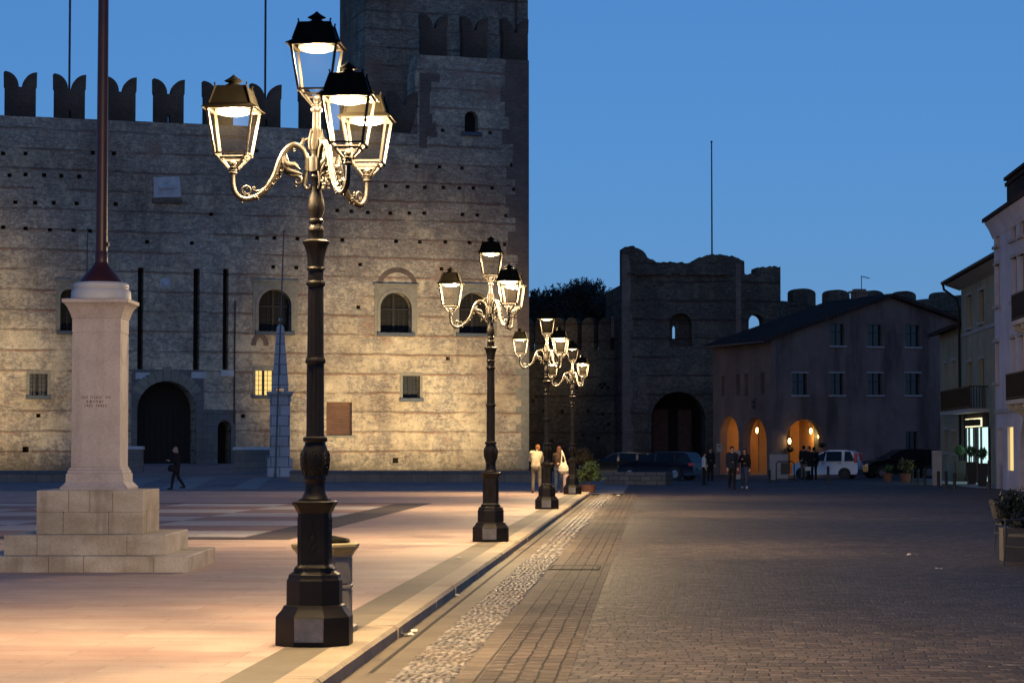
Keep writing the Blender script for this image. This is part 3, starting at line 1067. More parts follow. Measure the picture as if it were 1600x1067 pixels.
def castle_window(q, arched, pane, frame_px, mull=True, dp=.75):
    x0, x1, z0, z1 = q
    b = MB()
    o = arch(x0 - .06, x1 + .06, z0 - .06, z1 + .06) if arched else rct(x0 - .06, x1 + .06, z0 - .06, z1 + .06)
    b.plate(o, (), dp, dp + .06)
    w = b.build('window', pane, castle)
    if frame_px:
        fx0, fx1, fz0, fz1 = frame_px
        b = MB()
        b.plate(rct(fx0, fx1, fz0, fz1), [arch(x0, x1, z0, z1) if arched else rct(x0, x1, z0, z1)], -.05, .3)
        if arched:
            b.box(fx0 - .08, fx1 + .08, -.14, .02, fz1, fz1 + .16)
            b.plate(arch(x0 - .22, x1 + .22, z0, z1 + .22), [arch(x0 + .0, x1 - .0, z0 + .0, z1 - .0)], -.09, .0)
        b.build('frame', M_frame, w)
    b = MB()
    b.box(x0 - .22, x1 + .22, -.22, dp - .01, z0 - .24, z0 + .0)
    b.build('sill', M_sill, w)
    b = MB()
    if mull:
        n = 6 if arched else 4
        xm = (x0 + x1) / 2
        b.box(xm - .08, xm + .08, dp - .10, dp - .003, z0, z1)
        for i in range(1, n):
            x = x0 + (x1 - x0) * i / n
            hh = z1 if not arched else z1 - (x1 - x0) / 2 + sqrt(max(0, ((x1 - x0) / 2) ** 2 - (x - xm) ** 2))
            b.box(x - .018, x + .018, dp - .05, dp - .004, z0, hh)
        k = int((z1 - z0) / .28)
        for i in range(1, k):
            z = z0 + (z1 - z0) * i / k
            hw = (x1 - x0) / 2
            if arched and z > z1 - hw:
                hw = sqrt(max(0, hw * hw - (z - z1 + hw) ** 2))
            b.box(xm - hw, xm + hw, dp - .055, dp - .006, z - .014, z + .014)
        if arched:
            b.box(x0, x1, dp - .12, dp - .005, z1 - (x1 - x0) / 2 - .06, z1 - (x1 - x0) / 2 + .06)
        b.build('grille', M_bar, w)
    return w


for i, (a, p) in enumerate(zip(A_, ((395, 465, 441, 522), (585, 652, 447, 524), (708, 776, 447, 525), (87, 128, 440, 521)))):
    castle_window(a, True, M_hole, KF.rect(*p))
castle_window(Q_[0], False, M_lead, KF.rect(41, 79, 579, 620))
castle_window(Q_[1], False, M_lit, KF.rect(395, 431, 572, 619), dp=.35)
castle_window(Q_[2], False, M_lead, KF.rect(625, 660, 582, 624))
castle_window(TW, True, M_hole, None, False)
b = MB()
b.plate(rct(*[q + d for q, d in zip(BW, (-.03, .03, -.03, .03))]), (), .32, .5)
w = b.build('bricked_opening', M_brickw, castle)
b = MB()
b.box(BW[0] - .15, BW[1] + .3, -.12, .3, BW[2] - .16, BW[2])
b.build('sill', M_frame, w)
# slots for the drawbridge beams
for i, q in enumerate(S_):
    b = MB()
    b.box(q[0] - .04, q[1] + .04, .9, 1.0, q[2] - .04, q[3] + .04)
    w = b.build('drawbridge_slot', M_hole, castle)
    b = MB()
    b.box(q[0] - .12, q[1] + .45, -.10, .4, q[2] - .42, q[2] - .0)
    b.build('corbel', M_marble, w)
# stone facing round the gate and the two doors
ga, gb = KF.rect(205, 318, 578, 724), KF.rect(333, 368, 650, 724)
b = MB()
b.plate(rct(ga[0], ga[1], -.5, GATE[3] + .75), [arch(GATE[0], GATE[1], GATE[2] - .4, GATE[3], 20)], -.06, .5)
b.build('gate_surround', M_ashlar, castle)
b = MB()
b.plate(rct(ga[1] + .01, gb[1], -.5, KF.px(345, 640)[1]), [arch(PED[0], PED[1], PED[2] - .4, PED[3])], -.04, .5)
b.build('door_surround', M_ashlar, castle)
n = 9
b = MB()
cx, rr_ = (GATE[0] + GATE[1]) / 2, (GATE[1] - GATE[0]) / 2
for i in range(n):
    a0, a1 = radians(30 + 120 * i / n + .8), radians(30 + 120 * (i + 1) / n - .8)
    zc_ = GATE[3] - rr_
    r1 = rr_ + (.95 if i == 4 else .72)
    b.plate([(cx + rr_ * cos(a0), zc_ + rr_ * sin(a0)), (cx + r1 * cos(a0), zc_ + r1 * sin(a0)), (cx + r1 * cos(a1), zc_ + r1 * sin(a1)), (cx + rr_ * cos(a1), zc_ + rr_ * sin(a1))], (), -.10, .2)
b.build('voussoir', M_frame, castle)
for nm, q in (('gate', GATE), ('pedestrian_door', PED)):
    b = MB()
    b.plate(arch(q[0] - .04, q[1] + .04, q[2] - .5, q[3] + .04), (), 2.0, 2.15)
    o = b.build(nm, M_wood, castle)
    b = MB()
    n = 10 if nm == 'gate' else 3
    for i in range(n):
        x = q[0] + (q[1] - q[0]) * (i + .5) / n
        b.box(x - (q[1] - q[0]) / n * .46, x + (q[1] - q[0]) / n * .46, 1.94, 1.999, q[2] - .4, q[2] + (q[3] - q[2]) * .62)
    b.build('plank', M_wood, o)
# relief panel
x0, x1, z0, z1 = KF.rect(240, 281, 278, 309)
b = MB()
b.plate([(x0, z0 - .05), (x1 + .08, z0 + .06), (x1 - .05, z1 + .12), (x0 - .03, z1 - .03)], (), -.16, .1)
pl = b.build('relief_panel', M_marble, castle)
b = MB()
cx, cz = (x0 + x1) / 2, (z0 + z1) / 2
b.tube([(cx - .55, -.17, cz - .05), (cx - .1, -.17, cz + .05), (cx + .35, -.17, cz)], [.16, .20, .15], 8)
b.ball((cx + .55, -.17, cz + .12), (.2, .1, .2))
for dx in (-.5, -.3, .25, .42):
    b.tube([(cx + dx, -.17, cz - .05), (cx + dx - .05, -.17, cz - .45)], [.07, .05], 6)
b.tube([(cx - .6, -.17, cz), (cx - .75, -.17, cz + .3), (cx - .5, -.17, cz + .42)], [.05, .04, .03], 6)
b.tube([(cx - .2, -.17, cz + .15), (cx - .05, -.17, cz + .45), (cx + .3, -.17, cz + .5)], [.12, .12, .03], 6)
b.build('carved_relief', M_marble, pl)
b = MB()
b.box(x0 - .1, x1 + .15, -.22, .1, z0 - .38, z0 - .07)
b.build('bracket', M_brick, pl)
x, z = KF.px(258, 443)
b = MB()
b.rings([[(x + r * cos(2 * pi * j / 16), y, z + r * sin(2 * pi * j / 16)) for j in range(16)] for r, y in ((.38, .05), (.38, -.08), (.25, -.12), (.2, -.22), (.05, -.26))])
b.build('stone_roundel', M_marble, castle)
# brick relieving arches over two windows
for u0, u1, v0, v1 in ((590, 652, 418, 446), (392, 420, 520, 540)):
    x0, x1, z0, z1 = KF.rect(u0, u1, v0, v1)
    b = MB()
    c, rx, rz2 = (x0 + x1) / 2, (x1 - x0) / 2, z1 - z0
    o = [(c + rx * cos(pi * i / 16), z0 + rz2 * sin(pi * i / 16)) for i in range(17)]
    inn = [(c + (rx - .35) * cos(pi * i / 16), z0 + (rz2 - .35) * sin(pi * i / 16)) for i in range(16, -1, -1)]
    b.plate(o + inn, (), -.012, .1)
    b.build('relieving_arch', M_brick, castle)
# thin rain pipe beside the pedestrian door
b = MB()
x = KF.px(366, 600)[0]
b.tube([(x, -.08, KF.px(366, 662)[1]), (x, -.08, KF.px(366, 566)[1]), (x + .02, -.08, KF.px(366, 470)[1])], .05, 6)
b.build('downpipe', M_pole, castle)
# rods on the battlements
for u, lab in ((108, 'thin dark mast rising behind the battlements close to the maroon flagpole'), (414, 'thin dark mast rising behind the merlon next to the near lamp')):
    p = at(u, 150, 151)
    b = MB()
    b.tube([(0, 0, 0), (0, 0, 16)], .075, 8)
    b.box(-.3, .3, -.3, .3, -.02, .25)
    tag(b.build('mast', M_pole, None, 40, KF.world(KF.px(u, 150, 1.6)[0], 1.55, z_c - .3)), lab, 'mast')

# bridge ramp and its parapets
pa, pb = KF.px(200, 724)[0], KF.px(418, 724)[0]
b = MB()
zg = GATE[2]
ga_ = [KF.world(pa, -.02, 0), KF.world(pb, -.02, 0)]
g0, g1 = ground(196, 745), ground(432, 745)
b.add([(g0.x, g0.y, ROAD + .01), (g1.x, g1.y, ROAD + .01), (ga_[1].x, ga_[1].y, zg), (ga_[0].x, ga_[0].y, zg),
       (g0.x, g0.y, -1), (g1.x, g1.y, -1), (ga_[1].x, ga_[1].y, -1), (ga_[0].x, ga_[0].y, -1)], [(0, 1, 2, 3), (0, 4, 5, 1), (1, 5, 6, 2), (3, 2, 6, 7), (0, 3, 7, 4)])
tag(b.build('bridge_ramp', M_far), kind='structure')


def parapet(u0, u1, vt, vb, D, lab, depth=.6):
    p0, p1 = at(u0, vb, D), at(u1, vb, D)
    L = (Vector((p1.x, p1.y, 0)) - Vector((p0.x, p0.y, 0))).length
    H = at(u0, vt, D).z
    zb = at(u0, vb, D).z
    f = Fac(p0, p1)
    t = thing('stone_parapet', lab, 'parapet', (p0.x, p0.y, zb), f.rz, 'parapets at the castle gate')
    b = MB()
    b.box(0, L, 0, depth, -.6, H - zb - .18)
    b.build('wall', M_ashlar, t)
    b = MB()
    b.box(-.06, L + .06, -.06, depth + .06, H - zb - .178, H - zb, .03, .03)
    b.build('coping', M_marble, t)


parapet(200, 222, 697, 730, 138, 'short stone parapet with pale coping between monument shaft and dark gate arch')
parapet(365, 424, 698, 731, 138, 'stone parapet with pale coping between pedestrian door and obelisk')
# low walls edging the moat
for (u0, u1, lab) in ((-60, 200, 'low grey stone wall edging the moat behind the monument steps'), (452, 840, 'low pale stone wall edging the moat behind the lamp bases')):
    p0, p1 = ground(u0, 753), ground(u1, 753.5)
    f = Fac(p0, p1)
    L = (p1 - p0).length
    t = thing('moat_wall', lab, 'low wall', (p0.x, p0.y, ROAD), f.rz, 'low walls along the moat')
    b = MB()
    b.box(0, L, .06, .5, -.02, .42)
    b.build('wall', M_ashlar, t)
    b = MB()
    n = int(L / 1.5)
    for i in range(n):
        b.box(L * i / n + .006, L * (i + 1) / n - .006, 0, .56, .422, .56, .01, .01)
    b.build('coping', M_sill, t)

# obelisk by the bridge
p = ground(437, 745)
ox = 130.0 / F


def oz(v):
    return (745 - v) * p.length / F


o = thing('obelisk', 'slender grey stone obelisk on a tall block pier before the castle wall', 'obelisk', (p.x, p.y, ROAD), .18)
pz = p.length / F
M_ob = brickmat('blue_grey_ashlar', (.62, .63, .65), (.52, .53, .56), (.2, .2, .21), 1.0, .58, .03, wob=.02)
b = MB()
b.box(-.70, .70, -.70, .70, 0, oz(716))
b.box(-.56, .56, -.56, .56, oz(716), oz(628))
b.box(-.62, .62, -.62, .62, oz(628), oz(622))
b.build('pier', M_ob, o)
b = MB()
b.rings([sqring(h, z) for h, z in ((.58, oz(622)), (.66, oz(620)), (.70, oz(617)), (.76, oz(615)), (.76, oz(613)), (.6, oz(612.5)))])
b.build('cornice', M_ob, o)
b = MB()
for sx in (-.34, .34):
    for sy in (-.34, .34):
        b.ball((sx, sy, oz(610)), (.12, .12, .11))
b.build('ball_foot', M_ob, o, 60)
b = MB()
b.rings([sqring(h, z) for h, z in ((.47, oz(607.5)), (.20, oz(512)), (.0, oz(506)))])
b.build('shaft', M_ob, o)
b = MB()
b.ball((0, 0, oz(501)), .12)
b.build('finial', M_ob, o, 60)
for (ub, vb, ut, vt, D, lab) in ((430, 742, 443.5, 362, 126, 'thin leaning grey flagstaff standing behind the obelisk'), (130, 742, 137, 358, 126, 'thin leaning grey flagstaff partly hidden by the stone pedestal')):
    a, c = at(ub, vb, D), at(ut, vt, D)
    b = MB()
    b.tube([(0, 0, ROAD - a.z), c - a], [.055, .035], 8)
    b.lathe([(.10, ROAD - a.z - .02), (.09, ROAD - a.z + .25), (.06, ROAD - a.z + .26)], 10)
    b.ball(c - a, .07)
    tag(b.build('flagstaff', M_rope, None, 50, a), lab, 'flagstaff', 'flagstaffs by the castle bridge')
# floodlights on the ground in front of the wall
M_flood = emis('floodlight_glass', (1.0, .74, .38), 6)
fl0 = None
for i, (u, pw) in enumerate(((-80, 1.0), (-10, 1.0), (70, .9), (545, .8), (630, 1.0), (720, 1.0))):
    x = KF.px(u, 700)[0]
    w = KF.world(x, -16.5, ROAD)
    if fl0 is None:
        fl = thing('floodlight', 'small lit ground floodlight aimed at the castle wall behind the low wall', 'floodlight', w, KF.rz, 'floodlights at the castle foot')
        b = MB()
        b.box(-.2, .2, -.02, .10, .02, .16)
        b.box(-.14, .14, -.0, .06, 0, .03)
        b.build('housing', M_iron, fl)
        b = MB()
        b.box(-.17, .17, .101, .108, .04, .14)
        b.build('glass', M_flood, fl)
        fl0 = fl
        light('floodlight_beam', 'SPOT', (0, .16, .12), FLOOD_W, (1.0, .77, .43), fl, (radians(109), 0, 0), spot_size=radians(74), spot_blend=1.0, shadow_soft_size=.12)
    else:
        fl = copy_tree(fl0)
        fl.location = w
    fl.rotation_euler.z = KF.rz + radians(22 if u < 200 else -8 if u < 570 else -2 if u < 640 else 2 if u < 720 else 8)

# ---------------------------------------------------------------- gate tower and town walls
GT = Fac(CW((973 - 800) / F * 160, 160), CW((1225 - 800) / F * 161, 161))
gt = thing('gate_tower', 'ruined dark stone gate tower with jagged top and a tall arched gateway', 'tower', GT.world(0, 0, 0), GT.rz)
sil = [(973, 388), (977, 385), (987, 384.5), (1000, 389), (1008, 395), (1012, 403), (1020, 405), (1026, 410), (1036, 409.5), (1050, 409), (1062, 410), (1080, 411), (1086, 406), (1093, 402), (1104, 399), (1113, 396.5), (1125, 397), (1137, 399),
       (1150, 402), (1158, 406), (1163, 408), (1163.5, 428), (1180, 428.5), (1180.5, 419), (1200, 417), (1219.5, 416.5), (1220, 540)]
rr = random.Random(6)
s2 = []
for (ua, va), (ub, vb) in zip(sil, sil[1:]):
    n = max(1, int(abs(ub - ua) / 3.2))
    for k in range(n):
        jv = rr.uniform(-1.6, 1.6) if 974 < ua < 1219 and abs(ub - ua) > 2 else 0
        s2.append((ua + (ub - ua) * k / n, va + (vb - va) * k / n + (jv if k else jv * .4)))
s2.append(sil[-1])
o_ = [GT.px(u, v) for u, v in s2]
zb = -1.0
outl = [(o_[-1][0], zb), (o_[0][0], zb)] + o_
wn = GT.rect(1046, 1081, 489, 541)
gg = GT.rect(1018, 1102, 612, 760)
so = GT.rect(1170, 1193, 491, 530)
b = MB()
b.plate(outl, [arch(*wn), arch(gg[0], gg[1], -.3, gg[3], 16), arch(*so, n=10)], 0, 1.6)
b.box(0, 1.6, 1.6, 9, -1, o_[0][1] - 2.5)
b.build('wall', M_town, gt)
# niche back with its slit
q = GT.rect(1050.5, 1055.5, 508, 529, .9)
b = MB()
b.plate(rct(wn[0] - .05, wn[1] + .05, wn[2] - .05, wn[3] + .05), [q and [(q[0], q[2]), (q[1], q[2]), (q[1], q[3] - .2), ((q[0] + q[1]) / 2, q[3]), (q[0], q[3] - .2)]], .9, 1.2)
b.build('window_niche', M_town, gt)
b = MB()
x0, x1 = GT.px(980, 430)[0], GT.px(1140, 430)[0]
z = GT.px(1060, 427)[1]
rr = random.Random(8)
n = 14
for i in range(n):
    b.box(x0 + (x1 - x0) * i / n, x0 + (x1 - x0) * (i + 1) / n - .02, -.25 - rr.uniform(0, .15), .1, z - .12 + rr.uniform(-.08, .08), z + .03 + rr.uniform(-.06, .1))
b.build('stone_ledge', M_town, gt)
b = MB()
zz_ = 0
while zz_ < o_[1][1] - .9:
    h = rr.uniform(.4, .9)
    b.box(-.02, rr.uniform(.45, .75), -.03, .3, zz_, zz_ + h)
    zz_ += h
b.build('brick_quoin', M_brick, gt)
b = MB()
x0, x1 = GT.px(1150, 500)[0], GT.px(1158, 500)[0]
b.box(x0, x1, -.03, .2, 2, GT.px(1150, 412)[1])
b.build('brick_quoin', M_brick, gt)
M_door = simple('red_brown_gate', (.06, .026, .02), .7, 0, .3, 4)
b = MB()
xa, xb = gg[0], gg[1]
b.box(xa - .1, xb + 2.5, 3.6, 3.8, -.2, gg[3] + .5)
b.box(xb + .02, xb + .3, 1.6, 3.6, -.2, gg[3] + .5)
b.box(xa - .3, xa - .02, 1.6, 3.6, -.2, gg[3] + .5)
b.box(xa - .3, xb + .3, 1.6, 3.6, gg[3] + .3, gg[3] + .5)
gd = b.build('gate_passage', M_hole, gt)
b = MB()
for i, (s0, s1) in enumerate(((.12, .42), (.60, .86))):
    b.box(xa + (xb - xa) * s0, xa + (xb - xa) * s1, 2.6, 2.75, -.1, gg[3] - 1.2)
b.build('gate_leaf', M_door, gd)
b = MB()
c, rx = (xa + xb) / 2, (xb - xa) / 2
b.plate([(c + (rx + .6) * cos(pi * i / 16), gg[3] - rx + (rx + .6) * sin(pi * i / 16)) for i in range(17)] + [(c + rx * cos(pi * i / 16), gg[3] - rx + rx * sin(pi * i / 16)) for i in range(16, -1, -1)], (), -.05, .3)
b.build('gate_arch_ring', M_town, gt)
# mast on the tower
b = MB()
pm_ = GT.px(1112.5, 400, .8)
b.tube([(0, 0, 0), (0, 0, GT.px(1112.5, 222, .8)[1] - pm_[1] + .3)], [.06, .045], 8)
b.ball((0, 0, GT.px(1112.5, 222, .8)[1] - pm_[1] + .3), .08)
tag(b.build('mast', M_pole, None, 40, GT.world(pm_[0], .8, pm_[1] - .3)), 'thin flagless mast standing on the ruined gate tower', 'mast')

# wall running from the castle to the gate tower
TL = Fac(CW((806 - 800) / F * 168, 168), CW((973 - 800) / F * 164, 164))
tw = thing('town_wall', 'dark town wall with round topped merlons between castle and gate tower', 'wall', TL.world(0, 0, 0), TL.rz)
L = TL.px(973, 600)[0]
zl = TL.px(900, 547)[1]
b = MB()
rr = random.Random(21)
hs = []
for i in range(26):
    x, z = TL.px(rr.uniform(832, 968), rr.uniform(570, 720))
    hs.append(rct(x - .13, x + .13, z - .12, z + .12))
b.plate([(0, -1), (L - .02, -1), (L - .02, zl), (0, zl)], hs, 0, 1.4)
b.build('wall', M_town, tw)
for u in (818, 845, 871, 892, 918, 944):
    x0, x1, z0, z1 = TL.rect(u - 9.5, u + 9.5, 496, 548)
    b = MB()
    c = (x0 + x1) / 2
    b.plate([(x0, zl - .02), (x1, zl - .02), (x1, z1 - .55)] + [(c + (x1 - c) * cos(pi * i / 8), z1 - .55 + .55 * sin(pi * i / 8)) for i in range(1, 8)] + [(x0, z1 - .55)], (), .05, .75)
    b.build('merlon', M_town, tw)
x0, x1, z0, z1 = TL.rect(969.5, 973, 496, 548)
b = MB()
b.box(x0, x1 - .01, .05, .8, zl - .02, z1)
b.box(x0 - .8, x1 - .01, .1, .7, TL.px(966, 527)[1], z1 + .1)
b.build('merlon', M_brick, tw)

# wall continuing behind the houses
TR = Fac(CW((1219 - 800) / F * 166, 166), CW((1600 - 800) / F * 176, 176))
tw = thing('town_wall', 'dark battlemented wall seen above the gabled house roof', 'wall', TR.world(0, 0, 0), TR.rz)
L = TR.px(1600, 600)[0]
b = MB()
tops = [TR.px(u, v) for u, v in ((1219.5, 470), (1232, 471), (1260, 476), (1300, 478), (1360, 477), (1400, 473), (1500, 461), (1600, 459))]
b.plate([(tops[-1][0], -1), (tops[0][0], -1)] + tops, (), 0, 1.3)
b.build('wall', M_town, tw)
for u0, u1, vt, vb in ((1240, 1275, 450.5, 477), (1294, 1328, 452.5, 480), (1352, 1382, 453.5, 480), (1402, 1432, 454.5, 476), (1461, 1486, 456, 466)):
    x0, x1, z0, z1 = TR.rect(u0, u1, vt, vb)
    c = (x0 + x1) / 2
    b = MB()
    b.plate([(x0, z0 - .3), (x1, z0 - .3), (x1, z1 - .34)] + [(c + (x1 - c) * cos(pi * i / 8), z1 - .34 + .34 * sin(pi * i / 8)) for i in range(1, 8)] + [(x0, z1 - .34)], (), .04, .8)
    b.build('merlon', M_town, tw)
# ---------------------------------------------------------------- gabled house with the arcade
def plaster(name, c, stain=(.08, .075, .07), amt=.7, sc=.5):
    m = Mat(name)
    n = m.noise(sc, 7, .68)
    d = nd(m.nt, 'ShaderNodeTexNoise', {'Vector': m.map((.8, .8, .16)), 'Scale': 1.0, 'Detail': 6.0, 'Roughness': .6}).outputs[0]
    f = m.noise(30, 3, .6)
    k = m.ramp(n, [(.3, tuple(q * .7 for q in c)), (.7, tuple(q * 1.15 for q in c))])
    k = m.mix(m.math('MULTIPLY', m.step(d, .42, .68), amt), k, stain)
    m.bump(f, .3, .01)
    return m.out(k, .9, 0, .2)


M_rose = plaster('weathered_rose_plaster', (.185, .135, .118), (.062, .048, .043), .85)
M_roseside = plaster('rose_plaster_side', (.22, .145, .12), (.11, .08, .068), .4)
M_orange = plaster('orange_plaster', (.50, .26, .11), (.4, .2, .08), .3)
M_yellow = plaster('yellow_plaster', (.34, .30, .20), (.2, .18, .13), .4)
M_grey = plaster('grey_lilac_plaster', (.52, .48, .54), (.38, .35, .38), .4)
M_tile = brickmat('roof_tiles', (.055, .04, .035), (.085, .055, .045), (.03, .025, .022), .24, .35, .03, (0, 0, 0), .03, .95, spec=.05)
M_trim = simple('pale_stone_trim', (.32, .30, .29), .75, 0, .15, 3)
M_shut = simple('dark_shutter', (.022, .022, .02), .7, 0, .2, 6)
HF = Fac(CW(15.6, 138), CW(27.9, 142.7))
HS = Fac(CW(12.95, 144.9), CW(15.6, 138))
h = thing('gabled_house', 'dark rose plastered house with a broad gable and lit ground floor arches', 'house', HF.world(0, 0, 0), HF.rz)
LS = HS.px(1205, 600)[0]
LS = (HS.p1 - HS.p0).length
z_e = HF.px(1205, 531)[1]
pk = HF.px(1390, 465)
rt = HF.px(1520, 511)
up = [(1298, 1319, 506, 540), (1356, 1378, 507, 541), (1415, 1437, 508, 542)]
mid = [(1238, 1261, 583, 617), (1297, 1318, 583, 617), (1356, 1378, 583, 617), (1415, 1437, 583, 617)]
low = (1415, 1434, 674, 701)
fa = HF.rect(1229, 1286, 655, 748)
wins = [HF.rect(*w) for w in up + mid + [low]]
b = MB()
b.plate([(0, -.5), (rt[0], -.5), (rt[0], rt[1]), pk, (0, z_e)], [rct(*w) for w in wins] + [arch(fa[0], fa[1], ROAD, fa[3], 18)], 0, .5)
b.build('wall', M_rose, h)
# the arcaded side, in the house frame
def hs(x, y, z):      # HS local -> house local
    p = HS.world(x, y, z) - HF.p0
    return (p.dot(HF.d), p.dot(HF.n), z)


sa = [HS.rect(1125, 1154, 650, 749), HS.rect(1161, 1198, 652, 749)]
sw = [HS.rect(*w) for w in ((1127, 1132, 587, 619), (1150.5, 1156, 585, 618), (1163, 1169, 584, 618), (1188.5, 1194.5, 582, 616))]
b = MB()
b.plate([(-.6, -.5), (LS - .001, -.5), (LS - .001, z_e - .03), (-.6, z_e - .03)], [arch(a[0], a[1], ROAD, a[3], 18) for a in sa] + [rct(*w) for w in sw], 0, .5)
b.v = [hs(*p) for p in b.v]
b.build('side_wall', M_roseside, h)
b = MB()
for w in sw:
    b.box(w[0] - .05, w[1] + .05, .3, .36, w[2] - .05, w[3] + .05)
b.v = [hs(*p) for p in b.v]
b.build('side_window', M_shut, h)
for i, w in enumerate(wins):
    b = MB()
    b.box(w[0] - .05, w[1] + .05, .24, .30, w[2] - .05, w[3] + .05)
    o = b.build('window', M_glass, h)
    b = MB()
    xm = (w[0] + w[1]) / 2
    b.box(xm - .03, xm + .03, .20, .239, w[2], w[3])
    b.box(w[0], w[1], .205, .238, w[2] + (w[3] - w[2]) * .6, w[2] + (w[3] - w[2]) * .6 + .05)
    b.build('frame', M_shut, o)
    if i < 7:
        b = MB()
        b.box(w[0] - .12, w[1] + .12, -.12, .22, w[2] - .10, w[2])
        b.build('sill', M_trim, o)
    if 3 <= i < 7:
        b = MB()
        b.box(w[0] - .10, w[1] + .10, -.05, .2, w[3], w[3] + .08)
        b.build('lintel', M_trim, o)
# roof
dz = .22
b = MB()
def slope(x0, z0, x1, z1, y0, y1):
    b.add([(x0, y0, z0), (x1, y0, z1), (x1, y1, z1), (x0, y1, z0), (x0, y0, z0 + dz), (x1, y0, z1 + dz), (x1, y1, z1 + dz), (x0, y1, z0 + dz)],
          [(3, 2, 1, 0), (4, 5, 6, 7), (0, 1, 5, 4), (1, 2, 6, 5), (2, 3, 7, 6), (3, 0, 4, 7)])
gr = (pk[1] - z_e) / pk[0]
slope(-.75, z_e - .75 * gr + .02, pk[0] - .01, pk[1] + .02, -.45, LS + .5)
gr2 = (pk[1] - rt[1]) / (rt[0] - pk[0])
slope(rt[0] + .6, rt[1] - .6 * gr2 + .02, pk[0] + .01, pk[1] + .02, -.45, LS + .5)
rf = b.build('roof', M_tile, h)
b = MB()
b.tube([(-.8, -.45, z_e - .75 * gr + .1), (-.8, LS + .5, z_e - .75 * gr + .1)], .07, 8)
b.build('gutter', M_pole, rf, 60)
x0, x1, z0, z1 = HF.rect(1333, 1351, 452, 480, 4)
b = MB()
b.box(x0, x1, 3.6, 4.3, z0 - .6, z1 - .25)
b.box(x0 - .12, x1 + .12, 3.5, 4.4, z1 - .25, z1 - .12)
b.box(x0 + .05, x1 - .05, 3.7, 4.2, z1 - .12, z1)
b.build('chimney', M_brick, rf)
ax, az = HF.px(1346, 431, 4.5)
b = MB()
b.tube([(ax, 4.5, pk[1] - 1.2), (ax, 4.5, az)], .03, 6)
b.beam((ax - .05, 4.5, az - .02), (ax + .6, 4.5, az - .14), .03)
for k in range(4):
    b.beam((ax + .1 + .14 * k, 4.3, az - .05 - .03 * k), (ax + .1 + .14 * k, 4.7, az - .05 - .03 * k), .02)
b.build('antenna', M_pole, rf)
# arcade interior
b = MB()
RX, RH = 4.2, 4.0
b.box(.5, rt[0], .5, LS + .2, RH, RH + .1)                 # ceiling
b.box(RX, RX + .15, .5, LS, ROAD, RH)                       # inner long wall
b.box(1.4, RX, 4.4, 4.55, ROAD, RH)                         # back wall seen through the front arch
b.box(.4, RX, LS - .15, LS, ROAD, RH)
b.build('arcade_wall', M_orange, h)
b = MB()
b.box(2.35, 3.5, 4.30, 4.38, ROAD, 3.3)
b.build('arcade_door', M_door, h)
b = MB()
b.box(RX - .06, RX - .01, .9, 2.4, ROAD, 2.8)
b.build('shop_door', M_lead, h)
for nm, z in (('arcade_floor', ROAD + .02),):
    b = MB()
    b.box(-.6, RX, .0, LS, ROAD - .2, z)
    b.build(nm, M_path, h)
M_bulb = emis('lantern_glow', (1.0, .68, .25), 14)


def hang_lantern(loc, lab, wall=True, s=1.0, drop=None, lit=True):
    t = thing('wall_lantern' if wall else 'hanging_lantern', lab, 'lantern', loc, 0)
    b = MB()
    b.lathe([(.02, .30), (.15, .27), (.17, .24), (.11, .23)], 6)
    b.lathe([(.06, -.17), (.09, -.15), (.02, -.20)], 6)
    for k in range(6):
        a = 2 * pi * k / 6
        b.beam((.09 * cos(a), .09 * sin(a), -.16), (.14 * cos(a), .14 * sin(a), .24), .016)
    if drop:
        b.tube([(0, 0, .28), (0, 0, drop)], .012, 6)
    b.build('frame', M_iron, t)
    b = MB()
    b.lathe([(.03, -.13), (.075, -.08), (.09, .08), (.05, .19)], 8)
    b.build('lamp_globe', M_bulb if lit else M_lead, t, 60)
    return t


def hw(x, y, z):
    return HF.world(x, y, z)


q = HF.px(1267, 674, 2.2)
hang_lantern(hw(q[0], 2.2, q[1]), 'lit lantern hanging inside the front arch of the gabled house', False, 1, RH - q[1])
AL = (1.0, .58, .18)
light('arcade_light', 'POINT', hw(q[0], 2.2, q[1] - .3), ARC_W, AL, shadow_soft_size=.12)
q = HF.px(1231, 690)
t = hang_lantern(hw(q[0] - .05, -.32, q[1]), 'lit lantern fixed at the front arch edge above a flower basket', True)
b = MB()
b.tube([(0, .3, -.3), (0, .05, -.3), (0, 0, -.19)], .02, 6)
b.build('bracket', M_iron, t)
light('arcade_light', 'POINT', hw(q[0] + .25, -.45, q[1] - .05), ARC_W * .35, AL, shadow_soft_size=.12)
q = HS.px(1183, 673, 1.8)
hang_lantern(HS.world(q[0], 1.8, q[1]), 'lit lantern hanging inside the side arch of the gabled house', False, 1, RH - q[1])
light('arcade_light', 'POINT', HS.world(q[0], 1.8, q[1] - .3), ARC_W * .7, AL, shadow_soft_size=.12)
q = HS.px(1193, 688.5, 3.2)
hang_lantern(HS.world(q[0], 3.2, q[1]), 'lower lit lantern on the inner wall of the side arcade', True)
light('arcade_light', 'POINT', HS.world(q[0] - 3.4, 2.2, 2.8), ARC_W * .7, AL, shadow_soft_size=.12)
q = HS.px(1178, 634, -.4)
t = hang_lantern(HS.world(q[0], -.4, q[1]), 'unlit black lantern on the rose wall above the side arches', True, lit=False)
b = MB()
b.tube([(0, 0, .3), (0, 0, .42), (.25, .12, .42)], .02, 6)
b.build('bracket', M_iron, t)

# ---------------------------------------------------------------- foliage helpers
def leafmat(name, c, v=.5):
    m = Mat(name)
    k = m.ramp(m.noise(3, 3, .6), [(.3, tuple(q * (1 - v) for q in c)), (.7, tuple(q * (1 + v) for q in c))])
    return m.out(k, .6, 0, .3)


